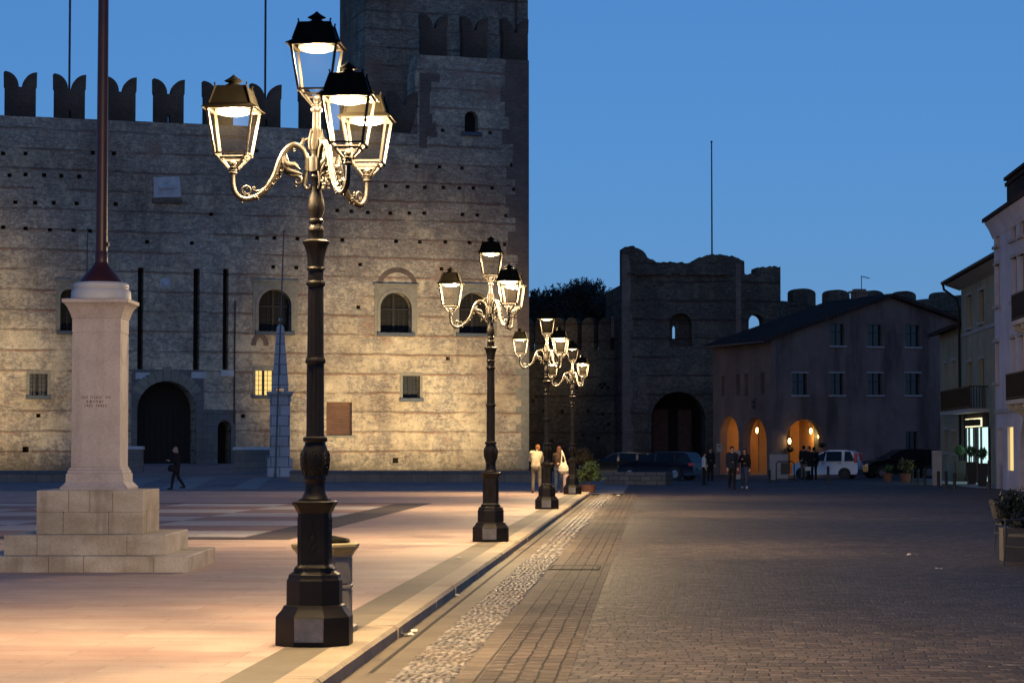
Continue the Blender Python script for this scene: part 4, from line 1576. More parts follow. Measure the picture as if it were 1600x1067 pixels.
M_leafd = leafmat('dark_conifer_leaf', (.030, .036, .030))
M_leafg = leafmat('shrub_leaf', (.055, .085, .03))
M_leafo = leafmat('olive_leaf', (.10, .10, .035))
M_leafb = leafmat('topiary_leaf', (.035, .085, .03))
M_leafr = leafmat('russet_leaf', (.045, .036, .018))
M_bark = simple('bark', (.05, .038, .028), .9, 0, .3, 10)
M_terra = simple('terracotta', (.17, .068, .042), .8, 0, .2, 6)
M_planter = simple('black_planter', (.015, .015, .016), .5)


def leaves(b, c, r, n, size, rr, surf=.55, up=0.0):
    c = Vector(c)
    r = Vector(r if hasattr(r, '__len__') else (r, r, r))
    for _ in range(n):
        d = Vector((rr.gauss(0, 1), rr.gauss(0, 1), rr.gauss(0, 1))).normalized()
        k = surf + (1 - surf) * rr.random()
        p = c + Vector((d.x * r.x, d.y * r.y, d.z * r.z)) * k
        a = Vector((rr.gauss(0, 1), rr.gauss(0, 1), rr.gauss(0, 1) + up)).normalized()
        e = a.cross(d + Vector((.01, .02, .03))).normalized()
        s = size * rr.uniform(.6, 1.3)
        b.add([p - e * s * .32, p + a * s * .5 - e * s * .1, p + a * s, p + e * s * .32], [(0, 1, 2, 3)])


# conifer behind the town wall
p = at(893, 560, 186)
t = thing('conifer_tree', 'dark bushy evergreen tree rising behind the town wall', 'tree', (p.x, p.y, 0))
rr = random.Random(11)
b = MB()
b.tube([(0, 0, -.3), (.1, 0, 4), (0, .1, 8), (.2, 0, 12.5)], [.45, .38, .28, .06], 8)
for k in range(14):
    a, z = rr.uniform(0, 6.28), rr.uniform(6, 11.5)
    b.tube([(0, 0, z), (1.3 * cos(a), 1.3 * sin(a), z + .5), (2.6 * cos(a), 2.6 * sin(a), z + 1.1)], [.12, .07, .02], 5)
b.build('trunk', M_bark, t)
b = MB()
for (u, v, rx, rz) in ((845, 470, 1.5, 1.2), (862, 466, 1.5, 1.3), (880, 462, 1.4, 1.3), (900, 455, 1.6, 1.3), (918, 452, 1.5, 1.3), (932, 462, 1.4, 1.2), (940, 480, 1.2, 1.5), (870, 485, 2.5, 1.8), (905, 485, 2.5, 1.8), (930, 500, 1.6, 1.6), (850, 500, 2, 1.8), (890, 510, 2.6, 1.8),
                       (838, 490, 1.3, 1.6), (945, 505, 1.0, 1.5), (838, 462, .8, .7), (912, 443, .9, .7)):
    q = at(u, v + 14, 186 + rr.uniform(-1.5, 1.5)) - Vector((p.x, p.y, 0))
    leaves(b, q, (rx * 1.12, 1.8, rz * 1.1), int(2200 * rx), .22, rr, .25, .9)
    for k in range(14):
        a = rr.uniform(0, pi)
        s_ = Vector((q.x + rx * cos(a), q.y + rr.uniform(-1, 1), q.z + rz * sin(a)))
        for j in range(4):
            leaves(b, s_ + Vector((cos(a) * .1 * j, 0, .12 * j)), .12, 5, .17, rr, .2, 1.5)
b.build('crown', M_leafd, t)

# ---------------------------------------------------------------- right hand street front
SX = 15.1
BF = Fac((SX, 123.2), (SX, 95))
def spx(u, v, y=0):
    return BF.px(u, v, y)


def tallwin(par, fac, rectpx, shut=M_shut, sill=True, depth=.25, trim=M_trim):
    x0, x1, z0, z1 = fac.rect(*rectpx)
    w = x1 - x0
    b = MB()
    b.box(x0 - .04, x1 + .04, depth, depth + .05, z0 - .04, z1 + .04)
    o = b.build('window', M_glass, par)
    b = MB()
    for (a, c) in ((x0, (x0 + x1) / 2 - .02), ((x0 + x1) / 2 + .02, x1)):
        b.box(a, c, depth - .1, depth - .004, z0, z1)
        n = int((z1 - z0) / .12)
        for i in range(n):
            b.box(a + .06, c - .06, depth - .115, depth - .098, z0 + .05 + (z1 - z0 - .1) * i / n, z0 + .02 + (z1 - z0 - .1) * (i + .8) / n)
    b.build('shutter', shut, o)
    b = MB()
    b.box(x0 - .14, x1 + .14, -.08, depth - .12, z1, z1 + .14)
    b.build('lintel', trim, o)
    if sill:
        b = MB()
        b.box(x0 - .16, x1 + .16, -.14, depth - .12, z0 - .12, z0)
        b.build('sill', trim, o)
    return (x0, x1, z0, z1)


def balcony(par, x0, x1, z, dep=.9, h=1.0, curve=False):
    b = MB()
    b.box(x0, x1, -dep, -.002, z - .16, z)
    o = b.build('balcony', M_trim, par)
    b = MB()
    b.beam((x0, -dep + .04, z + h), (x1, -dep + .04, z + h), .06)
    b.beam((x0, -dep + .04, z + .08), (x1, -dep + .04, z + .08), .04)
    n = int((x1 - x0) / .13)
    for i in range(n + 1):
        x = x0 + (x1 - x0) * i / n
        b.beam((x, -dep + .04, z), (x, -dep + .04, z + h), .028)
    for x in (x0 + .02, x1 - .02):
        b.beam((x, -dep + .04, z + h), (x, -.02, z + h), .05)
        for i in range(6):
            y = -dep + .1 + (dep - .15) * i / 6
            b.beam((x, y, z), (x, y, z + h), .028)
    b.build('railing', M_iron, o)
    return o


xb1 = spx(1503, 600)[0]
e1 = spx(1449, 526, -.6)[1] + .1
e2 = spx(1477, 442, -.8)[1]
px1 = [(1476.5, 1479.5, 568, 640), (1489, 1493, 564, 640)]
px2u = [(1512, 1517.5, 462, 512), (1531, 1537, 454, 504)]
px2m = [(1512.5, 1518, 566, 643), (1531.5, 1537.5, 561, 643)]
shop = BF.rect(1508, 1546, 668, 760)
# low yellow house
t = thing('yellow_house', 'lower pale yellow house with projecting eave between gabled house and shop', 'house', BF.world(0, 0, 0), BF.rz)
b = MB()
gw = [(1476.5, 1481, 672, 706), (1488.5, 1493, 674, 708)]
b.plate(rct(0, xb1 - .004, -.5, e1), [rct(*BF.rect(*q)) for q in px1 + gw], 0, .45)
b.box(0, .4, .45, 7, -.5, e1)
b.build('wall', M_yellow, t)
for q in px1:
    tallwin(t, BF, q, sill=False)
for q in gw:
    tallwin(t, BF, q)
b = MB()
b.rings([[(-.4, -.62, e1 - .18), (-.4, 7, e1 + 1.9), (-.4, 7, e1 + 2.1), (-.4, -.62, e1 + .02)], [(xb1 - .01, -.62, e1 - .18), (xb1 - .01, 7, e1 + 1.9), (xb1 - .01, 7, e1 + 2.1), (xb1 - .01, -.62, e1 + .02)]])
b.build('roof', M_tile, t)
zb_ = spx(1500, 643)[1]
balcony(t, spx(1472, 640, -.8)[0], xb1 - .05, zb_)
# pier at its corner
# taller yellow house with the shop
xe = 27.5
t = thing('yellow_shop_house', 'taller yellow house with deep eave, balcony and a brightly lit shop front', 'house', BF.world(0, 0, 0), BF.rz)
b = MB()
b.plate(rct(xb1, xe, -.5, e2), [rct(*BF.rect(*q)) for q in px2u + px2m] + [rct(shop[0], shop[1], ROAD, shop[3])], 0, .45)
b.box(xb1, xb1 + .4, .45, 8, -.5, e2)
b.build('wall', M_yellow, t)
for q in px2u:
    tallwin(t, BF, q)
for q in px2m:
    tallwin(t, BF, q, sill=False)
b = MB()
zs = spx(1520, 512)[1]
b.box(xb1 + .02, xe, -.05, .0, zs - .3, zs - .14)
b.build('string_course', M_trim, t)
b = MB()
b.rings([[(x, -.8, e2 - .06), (x, .3, e2 + .1), (x, 8, e2 + 2.4), (x, 8, e2 + 2.6), (x, -.8, e2 + .12)] for x in (xb1 - .5, xe)])
rf = b.build('roof', M_tile, t)
b = MB()
b.rings([[(x, -.76, e2 - .08), (x, -.01, e2 - .35), (x, -.01, e2 - .02)] for x in (xb1 - .45, xe)])
b.build('soffit', M_trim, t)
b = MB()
b.tube([(xb1 - .5, -.86, e2 + .03), (xe, -.86, e2 + .03)], .09, 8)
b.tube([(xb1 - .35, -.85, e2 - .0), (xb1 - .3, -.8, e2 - .3), (xb1 + .03, -.2, e2 - .8), (xb1 + .06, -.12, e2 - 1.3), (xb1 + .06, -.12, ROAD)], .065, 8)
b.build('gutter', M_iron, rf, 60)
balcony(t, xb1 + .02, spx(1545.5, 643)[0], zb_)
# shop front
M_shopg = emis('bright_shop_glass', (.60, .92, .90), 1.25)
M_shopw = emis('warm_shop_glass', (1.0, .72, .26), 1.0)
b = MB()
b.box(shop[0] - .02, shop[1] + .02, .06, .12, ROAD + .12, shop[3])
sf = b.build('shop_window', M_shopg, t)
b = MB()
W = shop[1] - shop[0]
for f_, w_ in ((0, .05), (.16, .022), (.36, .02), (.48, .06), (.66, .022), (1.0, .05)):
    x = shop[0] + W * f_
    b.box(x - W * w_, x + W * w_, .0, .057, ROAD + .1, shop[3])
b.box(shop[0], shop[1], .0, .055, ROAD, ROAD + .14)
b.build('mullion', M_pole, sf)
zs0, zs1 = BF.rect(1512, 1536, 651, 669)[2:]
sgn = BF.rect(1511.5, 1536.5, 653.5, 667)
b = MB()
b.box(shop[0] - .1, shop[1] + .05, -.05, -.002, shop[3] + .02, zb_ - .2)
b.build('fascia', M_wood, t)
b = MB()
b.box(sgn[0], sgn[1], -.16, -.10, sgn[2], sgn[3])
M_signglow = emis('sign_backlight', (1.0, .85, .5), 1.6)
b = MB()
b.box(sgn[0], sgn[1], -.10, -.055, sgn[2], sgn[3])
sg = b.build('shop_sign', M_signglow, t)
b = MB()
n = 7
for i in range(n):       # unreadable dark block letters in front of the light strip
    x0 = sgn[0] + (sgn[1] - sgn[0]) * (i + .03) / n
    x1 = sgn[0] + (sgn[1] - sgn[0]) * (i + .97) / n - (.12 if i == n - 1 else 0)
    dz_ = rr.uniform(.04, .12)
    b.box(x0, x1, -.14, -.103, sgn[2] + .05, sgn[3] - dz_ * .6)
b.build('sign_letters', M_hole, sg)
xw = spx(1457, 730)[0]
# pale pier before the yellow house corner
pp = ground(1464, 758)
t = thing('stone_pier', 'pale square stone pier at the pavement edge in front of parked dark car', 'pier', (pp.x, pp.y, ROAD), 0)
q = (pp - Vector((0, 0, EYE))).length / F
b = MB()
b.box(-6.5 * q, 6.5 * q, -.25, .25, 0, 50 * q)
b.build('post', M_trim, t)
b = MB()
b.box(-7.2 * q, 7.2 * q, -.29, .29, 50 * q, 53 * q, .03, .03)
b.build('cap', M_trim, t)
# tall lilac house
TX = 13.97
TF = Fac((TX, 95.6), (TX, 70))
t = thing('lilac_house', 'tall grey lilac house with balconies and a chimney at the frame edge', 'house', TF.world(0, 0, 0), TF.rz)
e3 = TF.px(1537, 347, -.42)[1] - .30
tw_ = [(1555.5, 1561.5, 361, 384), (1580, 1587, 348, 374), (1593, 1600, 341, 368), (1555.5, 1561.5, 414, 478), (1582, 1588.5, 403, 470), (1593, 1600, 398, 470), (1555, 1561, 535, 597), (1580.5, 1586.5, 529, 600), (1592.5, 1599, 525, 600)]
door = TF.rect(1559, 1566.5, 669, 764)
lit = TF.rect(1574.5, 1583.5, 667, 735)
ar = TF.rect(1592, 1625, 640, 775)
b = MB()
b.plate(rct(0, 25, -.5, e3), [rct(*TF.rect(*q)) for q in tw_] + [rct(door[0], door[1], ROAD, door[3]), rct(*lit), arch(ar[0], ar[1], ROAD, ar[3])], 0, .45)
b.box(0, .4, .45, 9, -.5, e3)
b.build('wall', M_grey, t)
for q in tw_:
    tallwin(t, TF, q)
b = MB()
b.box(door[0] - .05, door[1] + .05, .3, .36, ROAD, door[3] + .05)
b.build('door', M_wood, t)
b = MB()
b.box(lit[0] - .05, lit[1] + .05, .10, .16, lit[2] - .05, lit[3] + .05)
b.build('lit_window', M_shopw, t)
b = MB()
b.box(ar[0] - .1, ar[1] + .1, 1.2, 1.3, ROAD, ar[3] + .1)
b.build('arch_recess', M_hole, t)
b = MB()
b.rings([[(x, -.36, e3 + .28), (x, -.18, e3 + .0), (x, -.01, e3 - .4), (x, -.01, e3 + .2)] for x in (-.25, 25)])
b.build('cornice', M_grey, t)
b = MB()
b.rings([[(x, -.44, e3 + .285), (x, 8, e3 + 2.6), (x, 8, e3 + 2.8), (x, -.44, e3 + .45)] for x in (-.35, 25)])
rf = b.build('roof', M_tile, t)
ch = TF.rect(1573, 1612, 268, 318, 1.2)
b = MB()
b.box(ch[0], ch[1], 1.2, 2.1, ch[2] - .8, ch[3])
b.box(ch[0] - .08, ch[1] + .08, 1.12, 2.18, ch[3] - .25, ch[3] - .1)
b.box(ch[0] - .12, ch[1] + .12, 1.08, 2.22, ch[3], ch[3] + .14)
b.build('chimney', M_tile, rf)
for vz in (628, 512):
    zz_ = TF.px(1592, vz)[1]
    xx = TF.px(1577 if vz > 600 else 1586, vz, -.8)[0]
    o = balcony(t, xx, xx + 4.2, zz_, .95, .95)
    for k in range(3):
        b = MB()
        x = xx + .25 + k * 1.8
        b.plate([(0, 0), (-.9, 0), (-.85, -.18), (-.5, -.28), (-.2, -.6), (0, -.75)], (), -.12, .12, Matrix.Translation((x, -.005, zz_ - .165)) @ Matrix.Rotation(pi / 2, 4, 'Z'))
        b.build('bracket', M_trim, o)
zz_ = TF.px(1560, 642)[1]
b = MB()
b.box(0, 25, -.06, -.002, zz_ - .1, zz_ + .06)
b.build('string_course', M_trim, t)
# bright strip of pavement in front of the shop
b = MB()
b.box(SX - 1.7, SX, 97, 123, ROAD - .05, ROAD + .03)
tag(b.build('pavement', M_path), kind='structure')
b = MB()
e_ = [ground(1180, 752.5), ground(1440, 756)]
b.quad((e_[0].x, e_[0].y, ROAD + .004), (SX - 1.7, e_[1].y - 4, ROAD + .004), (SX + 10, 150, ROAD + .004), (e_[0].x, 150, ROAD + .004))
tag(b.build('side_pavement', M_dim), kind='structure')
# topiary balls in tall pots
for i, (u, vt, vb, vs) in enumerate(((1500.5, 722, 752, 705), (1518, 724, 756, 706), (1535, 726, 759.5, 709))):
    p = ground(u, vb, ROAD + .03)
    k = (p - Vector((0, 0, EYE))).length / F
    t = thing('topiary_planter', ('clipped bay ball in tall black pot, half beyond the lit shop window', 'clipped bay ball in tall black pot, middle one of three at the shop', 'clipped bay ball in tall black pot closest to the lilac house door')[i], 'potted plant', (p.x, p.y, ROAD + .03), 0, 'potted bay balls at the shop')
    H = (vb - vt) * k
    b = MB()
    b.rings([sqring(5.6 * k, 0), sqring(8 * k, H), sqring(8.6 * k, H + .001), sqring(8.6 * k, H + .05), sqring(7.2 * k, H + .05), sqring(7.0 * k, H - .03)])
    b.build('pot', M_planter, t)
    b = MB()
    b.tube([(0, 0, H - .05), (.01, 0, (vb - vs) * k)], .02, 6)
    b.build('stem', M_bark, t)
    b = MB()
    leaves(b, (0, 0, (vb - vs) * k), 8.2 * k, 420, .11, rr, .6)
    b.build('foliage', M_leafb, t)
light('shop_spill', 'AREA', (SX - .06, BF.world((shop[0] + shop[1]) / 2, 0, 0).y, 1.6), SHOP_W, (.62, .95, .92), None, (0, radians(90), 0), shape='RECTANGLE', size=2.6, size_y=shop[1] - shop[0])
# bollards
M_boll = simple('dark_bollard', (.03, .032, .036), .5)
b0 = None
for u, vt, vb, lab in ((1294, 728, 757, 'slim dark bollard in front of the white hatchback'), (1202.5, 733, 755, 'slim dark bollard at the rose house corner'), (1425.5, 733, 755, 'first dark bollard right of the terracotta pots'),
                       (1434.5, 733, 756, 'middle dark bollard between terracotta pots and pier'), (1445, 732, 758, 'dark bollard just before the pale pier'), (1466.5, 736, 760.5, 'dark bollard in front of the pale pier'),
                       (1478.5, 736, 762, 'dark bollard between pale pier and potted bay balls'), (1491.5, 738, 764.5, 'dark bollard closest to the potted bay balls'), (1545.5, 720, 764, 'taller dark post between lit shop and lilac house')):
    p = ground(u, vb)
    k = (p - Vector((0, 0, EYE))).length / F
    H = (vb - vt) * k
    if b0 is None:
        t = thing('bollard', lab, 'bollard', p, 0, 'bollards along the pavement')
        b = MB()
        b.lathe([(.09, -.02), (.09, .04), (.065, .06), (.062, .78), (.075, .80), (.075, .84), (.05, .86)], 12)
        b.build('post', M_boll, t, 40)
        b = MB()
        b.lathe([(.05, .86), (.068, .885), (.06, .92), (.02, .945)], 12)
        b.build('cap', M_boll, t, 40)
        b0 = t
    else:
        t = copy_tree(b0)
        t.location = p
        t['label'] = lab
    t.scale = (1, 1, H / .945)
# ---------------------------------------------------------------- people
M_skin = simple('skin', (.42, .25, .17), .55, 0, .1, 8)
CLOTH = {}


def cloth(name, c):
    if name not in CLOTH:
        CLOTH[name] = simple(name, c, .85, 0, .25, 7, .3, 25, .2)
    return CLOTH[name]


def fuse(b, name, m, par, vox=.018, it=3):
    """one continuous surface from overlapping volumes"""
    o = b.build(name, m, None)
    r = o.modifiers.new('r', 'REMESH')
    r.mode = 'VOXEL'
    r.voxel_size = vox
    s = o.modifiers.new('s', 'SMOOTH')
    s.iterations = it
    s.factor = .5
    bpy.context.view_layer.update()
    me = bpy.data.meshes.new_from_object(o.evaluated_get(bpy.context.evaluated_depsgraph_get()))
    o.modifiers.clear()
    old = o.data
    o.data = me
    bpy.data.meshes.remove(old)
    me.name = name
    if not me.materials:
        me.materials.append(m)
    me.shade_smooth()
    o.parent = par
    return o


def lerp(a, c, q):
    return tuple(a[i] + (c[i] - a[i]) * q for i in range(3))


def limb(b, pts, rad):
    for i in range(len(pts) - 1):
        n = 5
        b.tube([lerp(pts[i], pts[i + 1], k / n) for k in range(n + 1)], [rad[i] + (rad[i + 1] - rad[i]) * k / n for k in range(n + 1)], 10)
    for p, r in zip(pts, rad):
        b.ball(p, r, 10, 7)


def person(label, loc, rz, h, J, top, legs, hair, shoes=(.02, .02, .02), hairlen=0, group=None, female=False, skirt=0, coat=0):
    """J: joint positions for a 1.75 m figure facing -y"""
    D = dict(pelvis=(0, 0, .95), chest=(0, -.01, 1.27), neck=(0, 0, 1.47), head=(0, -.02, 1.625),
             shl=(.18, 0, 1.41), shr=(-.18, 0, 1.41), ell=(.22, .02, 1.13), elr=(-.22, .02, 1.13), wrl=(.22, -.06, .88), wrr=(-.22, -.06, .88),
             hil=(.09, 0, .92), hir=(-.09, 0, .92), knl=(.10, -.02, .50), knr=(-.10, -.02, .50), anl=(.10, .02, .08), anr=(-.10, .02, .08))
    if female:
        D['shl'], D['shr'] = (.16, 0, 1.40), (-.16, 0, 1.40)
    D.update(J)
    t = thing('person', label, 'person', loc, rz, group)
    t.scale = (h / 1.75,) * 3
    b = MB()
    hx, hy, hz = D['head']
    b.ball(D['head'], (.075, .092, .118), 14, 10)
    b.ball((hx, hy - .03, hz - .055), (.055, .06, .06))
    nf = Vector((0, -1, 0))
    b.ball((hx, hy - .094, hz - .015), (.014, .022, .026), 8, 5)
    b.ball((hx, hy - .085, hz - .058), (.026, .012, .010), 8, 5)
    for s in (-1, 1):
        b.ball((hx + s * .076, hy + .005, hz - .01), (.012, .022, .03), 8, 5)
        b.ball((hx + s * .03, hy - .082, hz + .012), (.015, .014, .009), 8, 5)
    limb(b, [D['neck'], lerp(D['neck'], D['head'], .7)], [.058, .052])
    limb(b, [D['pelvis'], D['chest'], D['neck']], [.12, .12, .06])
    for s, e, w in (('shl', 'ell', 'wrl'), ('shr', 'elr', 'wrr')):
        limb(b, [D[s], D[e], D[w]], [.052, .042, .028])
        dr = (Vector(D[w]) - Vector(D[e])).normalized()
        x = dr.cross(Vector((0, 1, .3))).normalized()
        p = Vector(D[w])
        limb(b, [p, p + dr * .05, p + dr * .09], [.027, .034, .032])
        for k, L in enumerate((.065, .078, .085, .07)):
            o_ = p + dr * .09 + x * (.034 - .022 * k)
            n_ = Vector((0, -1, 0))
            b.tube([o_, o_ + dr * L * .55 + n_ * .006, o_ + dr * L + n_ * .02], [.0125, .012, .009], 7)
        o_ = p + dr * .04 + x * .03
        b.tube([o_, o_ + dr * .03 + x * .025, o_ + dr * .07 + x * .028], [.015, .013, .010], 7)
    for a, c, d in (('hil', 'knl', 'anl'), ('hir', 'knr', 'anr')):
        limb(b, [D[a], D[c], D[d]], [.075, .05, .038])
    fuse(b, 'body', M_skin, t, .014, 2)
    b = MB()
    px_, py_, pz_ = D['pelvis']
    cx, cy, cz = D['chest']
    nx, ny, nz = D['neck']
    wf = .9 if female else 1
    secs = []
    base = -.03 - coat
    for q, rx, ry in ((base / .32, .175 + coat * .06, .125 + coat * .04), (.05, .172, .125), (.45, .158, .115), (1.0, .19 * wf, .13)):
        secs.append((px_ + (cx - px_) * max(q, 0), py_ + (cy - py_) * max(q, 0), pz_ + (cz - pz_) * q, rx, ry))
    for q, rx, ry in ((.5, .19 * wf, .115), (.8, .13 * wf, .09), (1.0, .072, .07)):
        secs.append((cx + (nx - cx) * q, cy + (ny - cy) * q, cz + (nz - cz) * q, rx, ry))
    b.loft(secs, 18)
    for s, e, w in (('shl', 'ell', 'wrl'), ('shr', 'elr', 'wrr')):
        limb(b, [lerp(D['neck'], D[s], .6), D[s], D[e], lerp(D[e], D[w], .97)], [.075, .074, .058, .042])
    fuse(b, 'jacket', top, t, .02)
    b = MB()
    b.loft([(px_, py_, pz_ - .12, .165, .12), (px_, py_, pz_ - .02, .17, .122), (px_, py_, pz_ + .06, .155, .112)], 16)
    for a, c, d in (('hil', 'knl', 'anl'), ('hir', 'knr', 'anr')):
        limb(b, [D[a], D[c], lerp(D[c], D[d], .96)], [.098, .07, .055])
    if skirt:
        b.loft([(px_, py_, pz_ - skirt, .2, .17), (px_, py_, pz_, .18, .13)], 16)
    fuse(b, 'trousers', legs, t, .02)
    for a, d in (('knl', 'anl'), ('knr', 'anr')):
        b = MB()
        x, y, z = D[d]
        b.ball((x, y - .005, z - .02), (.048, .058, .062))
        b.ball((x, y - .085, z - .042), (.046, .11, .036), 12, 8)
        b.box(x - .042, x + .042, y - .17, y + .05, z - .08, z - .065)
        fuse(b, 'shoe', cloth('shoe%.2f' % shoes[0], shoes), t, .014, 2)
    b = MB()
    b.ball((hx, hy + .018, hz + .035), (.09, .10, .10), 14, 10)
    b.ball((hx, hy + .05, hz - .02), (.078, .065, .085))
    if hairlen:
        b.loft([(hx, hy + .075, hz - .12 - hairlen, .07, .035), (hx, hy + .07, hz - .1, .095, .055), (hx, hy + .05, hz + .02, .092, .07)], 14)
    fuse(b, 'hair', hair, t, .016, 2)
    return t


M_dk = cloth('black_cloth', (.014, .013, .015))
M_navy = cloth('navy_cloth', (.02, .024, .04))
M_jean = cloth('blue_denim', (.045, .06, .10))
M_kh = cloth('grey_khaki_cloth', (.15, .13, .10))
M_crm = cloth('cream_knit', (.40, .36, .25))
M_brn = cloth('brown_cloth', (.028, .016, .012))
M_blond = cloth('blond_hair', (.19, .085, .03))
M_red = cloth('red_brown_hair', (.055, .024, .015))
M_dhair = cloth('dark_hair', (.02, .015, .012))
M_wht = cloth('white_cloth', (.5, .5, .5))

p = ground(838, 770, 0)
person('blond person in cream jumper and grey trousers leaning by the lamp', p, radians(190), 1.72,
       dict(pelvis=(.03, .03, .95), chest=(0, -.05, 1.26), neck=(-.03, -.12, 1.45), head=(-.07, -.2, 1.58), shl=(.17, -.06, 1.42), shr=(-.20, -.08, 1.38), ell=(.20, -.22, 1.18), elr=(-.24, -.24, 1.14),
            wrl=(.10, -.38, 1.10), wrr=(-.16, -.42, 1.05), anl=(.13, .03, .08), knl=(.11, -.02, .5), knr=(-.12, -.06, .5), anr=(-.13, .06, .08)), M_crm, M_kh, M_blond, (.05, .045, .035))
p = ground(873, 770, 0)
wpos = p
person('long haired person in dark brown jacket and jeans, pale bag on the shoulder', p, radians(172), 1.64,
       dict(pelvis=(0, 0, .95), chest=(0, -.03, 1.26), neck=(0, -.06, 1.46), head=(0, -.11, 1.60), ell=(.22, -.12, 1.15), wrl=(.12, -.34, 1.10), elr=(-.22, -.10, 1.15), wrr=(-.12, -.32, 1.08)), M_brn, M_jean, M_red, (.04, .04, .04), .28, None, True)
b = MB()
b.ball((0, 0, .0), (.17, .10, .16), 14, 9)
b.ball((0, 0, -.08), (.19, .10, .12), 14, 9)
b.ball((0, 0, .10), (.10, .07, .10), 12, 8)
b.tube([(.09, 0, .1), (.05, .02, .3), (-.02, .05, .52), (-.06, .12, .62), (-.08, .2, .52)], [.03, .022, .02, .02, .02], 8)
b.tube([(-.09, 0, .1), (-.07, .02, .3), (-.05, .05, .52), (-.06, .12, .61)], [.03, .022, .02, .02], 8)
M_bag = cloth('cream_bag_cloth', (.46, .42, .33))
q = at(880.5, 731, p.dot(HV) - .34)
o = fuse(b, 'shoulder_bag', M_bag, None, .016)
o.location = q
tag(o, 'slouchy cream shoulder bag hanging from the long haired person', 'bag')
M_pinkp = simple('pinkish_grey_panel', (.30, .22, .22), .6, 0, .12, 3)
p = ground(884, 769, 0)
t = thing('info_pedestal', 'pale pinkish box pedestal with tilted top between two lamp bases', 'pedestal', (p.x + .12, p.y - .35, 0), .1)
b = MB()
b.box(-.20, .20, -.13, .13, 0, .74)
b.box(-.22, .22, -.15, .15, 0, .05)
b.build('body', M_pinkp, t)
b = MB()
b.add([(-.24, -.2, .745), (.24, -.2, .745), (.24, .2, .84), (-.24, .2, .84), (-.24, -.2, .785), (.24, -.2, .785), (.24, .2, .88), (-.24, .2, .88)], [(3, 2, 1, 0), (4, 5, 6, 7), (0, 1, 5, 4), (1, 2, 6, 5), (2, 3, 7, 6), (3, 0, 4, 7)])
b.build('top', M_trim, t)
p = ground(276, 765, ROAD)
person('dark clothed walker with pale hair crossing before the castle gate', p, radians(-80), 1.72,
       dict(knl=(.09, -.14, .52), anl=(.09, -.20, .09), knr=(-.09, .06, .50), anr=(-.09, .30, .14), head=(0, -.07, 1.62), elr=(-.21, .1, 1.14), wrr=(-.2, .08, .9), ell=(.21, -.08, 1.15), wrl=(.16, -.26, 1.18)), M_dk, M_dk, cloth('grey_blond_hair', (.25, .20, .15)), coat=.18, hairlen=.06)
b = MB()
b.ball((0, 0, 0), (.17, .08, .13), 12, 8)
b.ball((0, 0, -.07), (.18, .085, .08), 12, 8)
b.tube([(.1, 0, .08), (.06, .0, .3), (-.06, .0, .3), (-.1, 0, .08)], .015, 6)
o = fuse(b, 'handbag', M_dk, None, .016)
o.location = at(268.5, 731, p.dot(HV) - .22)
tag(o, 'dark handbag carried by the walker near the castle gate', 'bag')
p = ground(1144, 763.5)
person('dark clothed walker in the road, taller one of a pair with dark shoes', p, radians(15), 1.74, dict(knl=(.07, -.12, .52), anl=(.04, -.16, .08), knr=(-.08, .02, .5), anr=(-.06, .22, .12)), M_navy, M_dk, M_dhair, coat=.08)
p = ground(1164, 763)
person('dark jacketed walker in jeans and bright white shoes on the road', p, radians(-12), 1.66, dict(knl=(.09, -.10, .52), anl=(.12, -.16, .08), knr=(-.09, -.02, .5), anr=(-.13, .10, .09), wrr=(-.1, -.26, 1.24), elr=(-.24, -.08, 1.16)), M_dk, M_jean, M_dhair, (.6, .6, .6), .12, None, True)
p = ground(1100, 757)
person('small person in white top and dark trousers beside the dark estate car', p, radians(100), 1.48, dict(), M_wht, M_dk, M_dhair)
p = ground(1110, 751)
person('person in black almost lost in the shade near the traffic sign', p, radians(20), 1.66, dict(), M_dk, M_dk, M_dhair)
for u, v, hh, rz_, lab in ((1256, 749, 1.78, 150, 'dark coated person standing before the lit arch, face turned away'), (1264.5, 750.5, 1.74, -100, 'dark clothed person by the arch holding a white paper'), (1272, 749.5, 1.70, 190, 'dark clothed person standing at the white hatchback bonnet')):
    p = ground(u, v)
    person(lab, p, radians(rz_), hh, dict(wrl=(.12, -.3, 1.05), ell=(.24, -.08, 1.12)) if u == 1264.5 else dict(), M_dk, M_kh if u == 1256 else M_dk, M_dhair if u != 1264.5 else M_blond, coat=.12)
    if u == 1264.5:
        b = MB()
        b.box(-.15, .15, -.01, .0, -.11, .11)
        b.box(-.14, .14, -.02, -.011, -.10, .10)
        o = b.build('paper_sheet', simple('white_paper', (.7, .72, .75), .7), None)
        o.location = at(1262.5, 732, p.dot(HV) - .5)
        o.rotation_euler = (.5, 0, .2)
        tag(o, 'white sheet of paper held by a person at the arch', 'paper')

# ---------------------------------------------------------------- cars
M_tyre = simple('tyre_rubber', (.015, .015, .015), .8)
M_rim = simple('alloy_rim', (.30, .31, .33), .35, .7)
M_cglass = simple('car_glass', (.010, .012, .016), .15, 0, .1, 1, 0, 40, .25)
M_plas = simple('black_plastic', (.02, .02, .021), .6)
M_hl = simple('headlamp_glass', (.45, .45, .42), .12, 0, .1, 3)
M_tl = simple('tail_lamp_red', (.6, .02, .02), .25, 0, .1, 3)


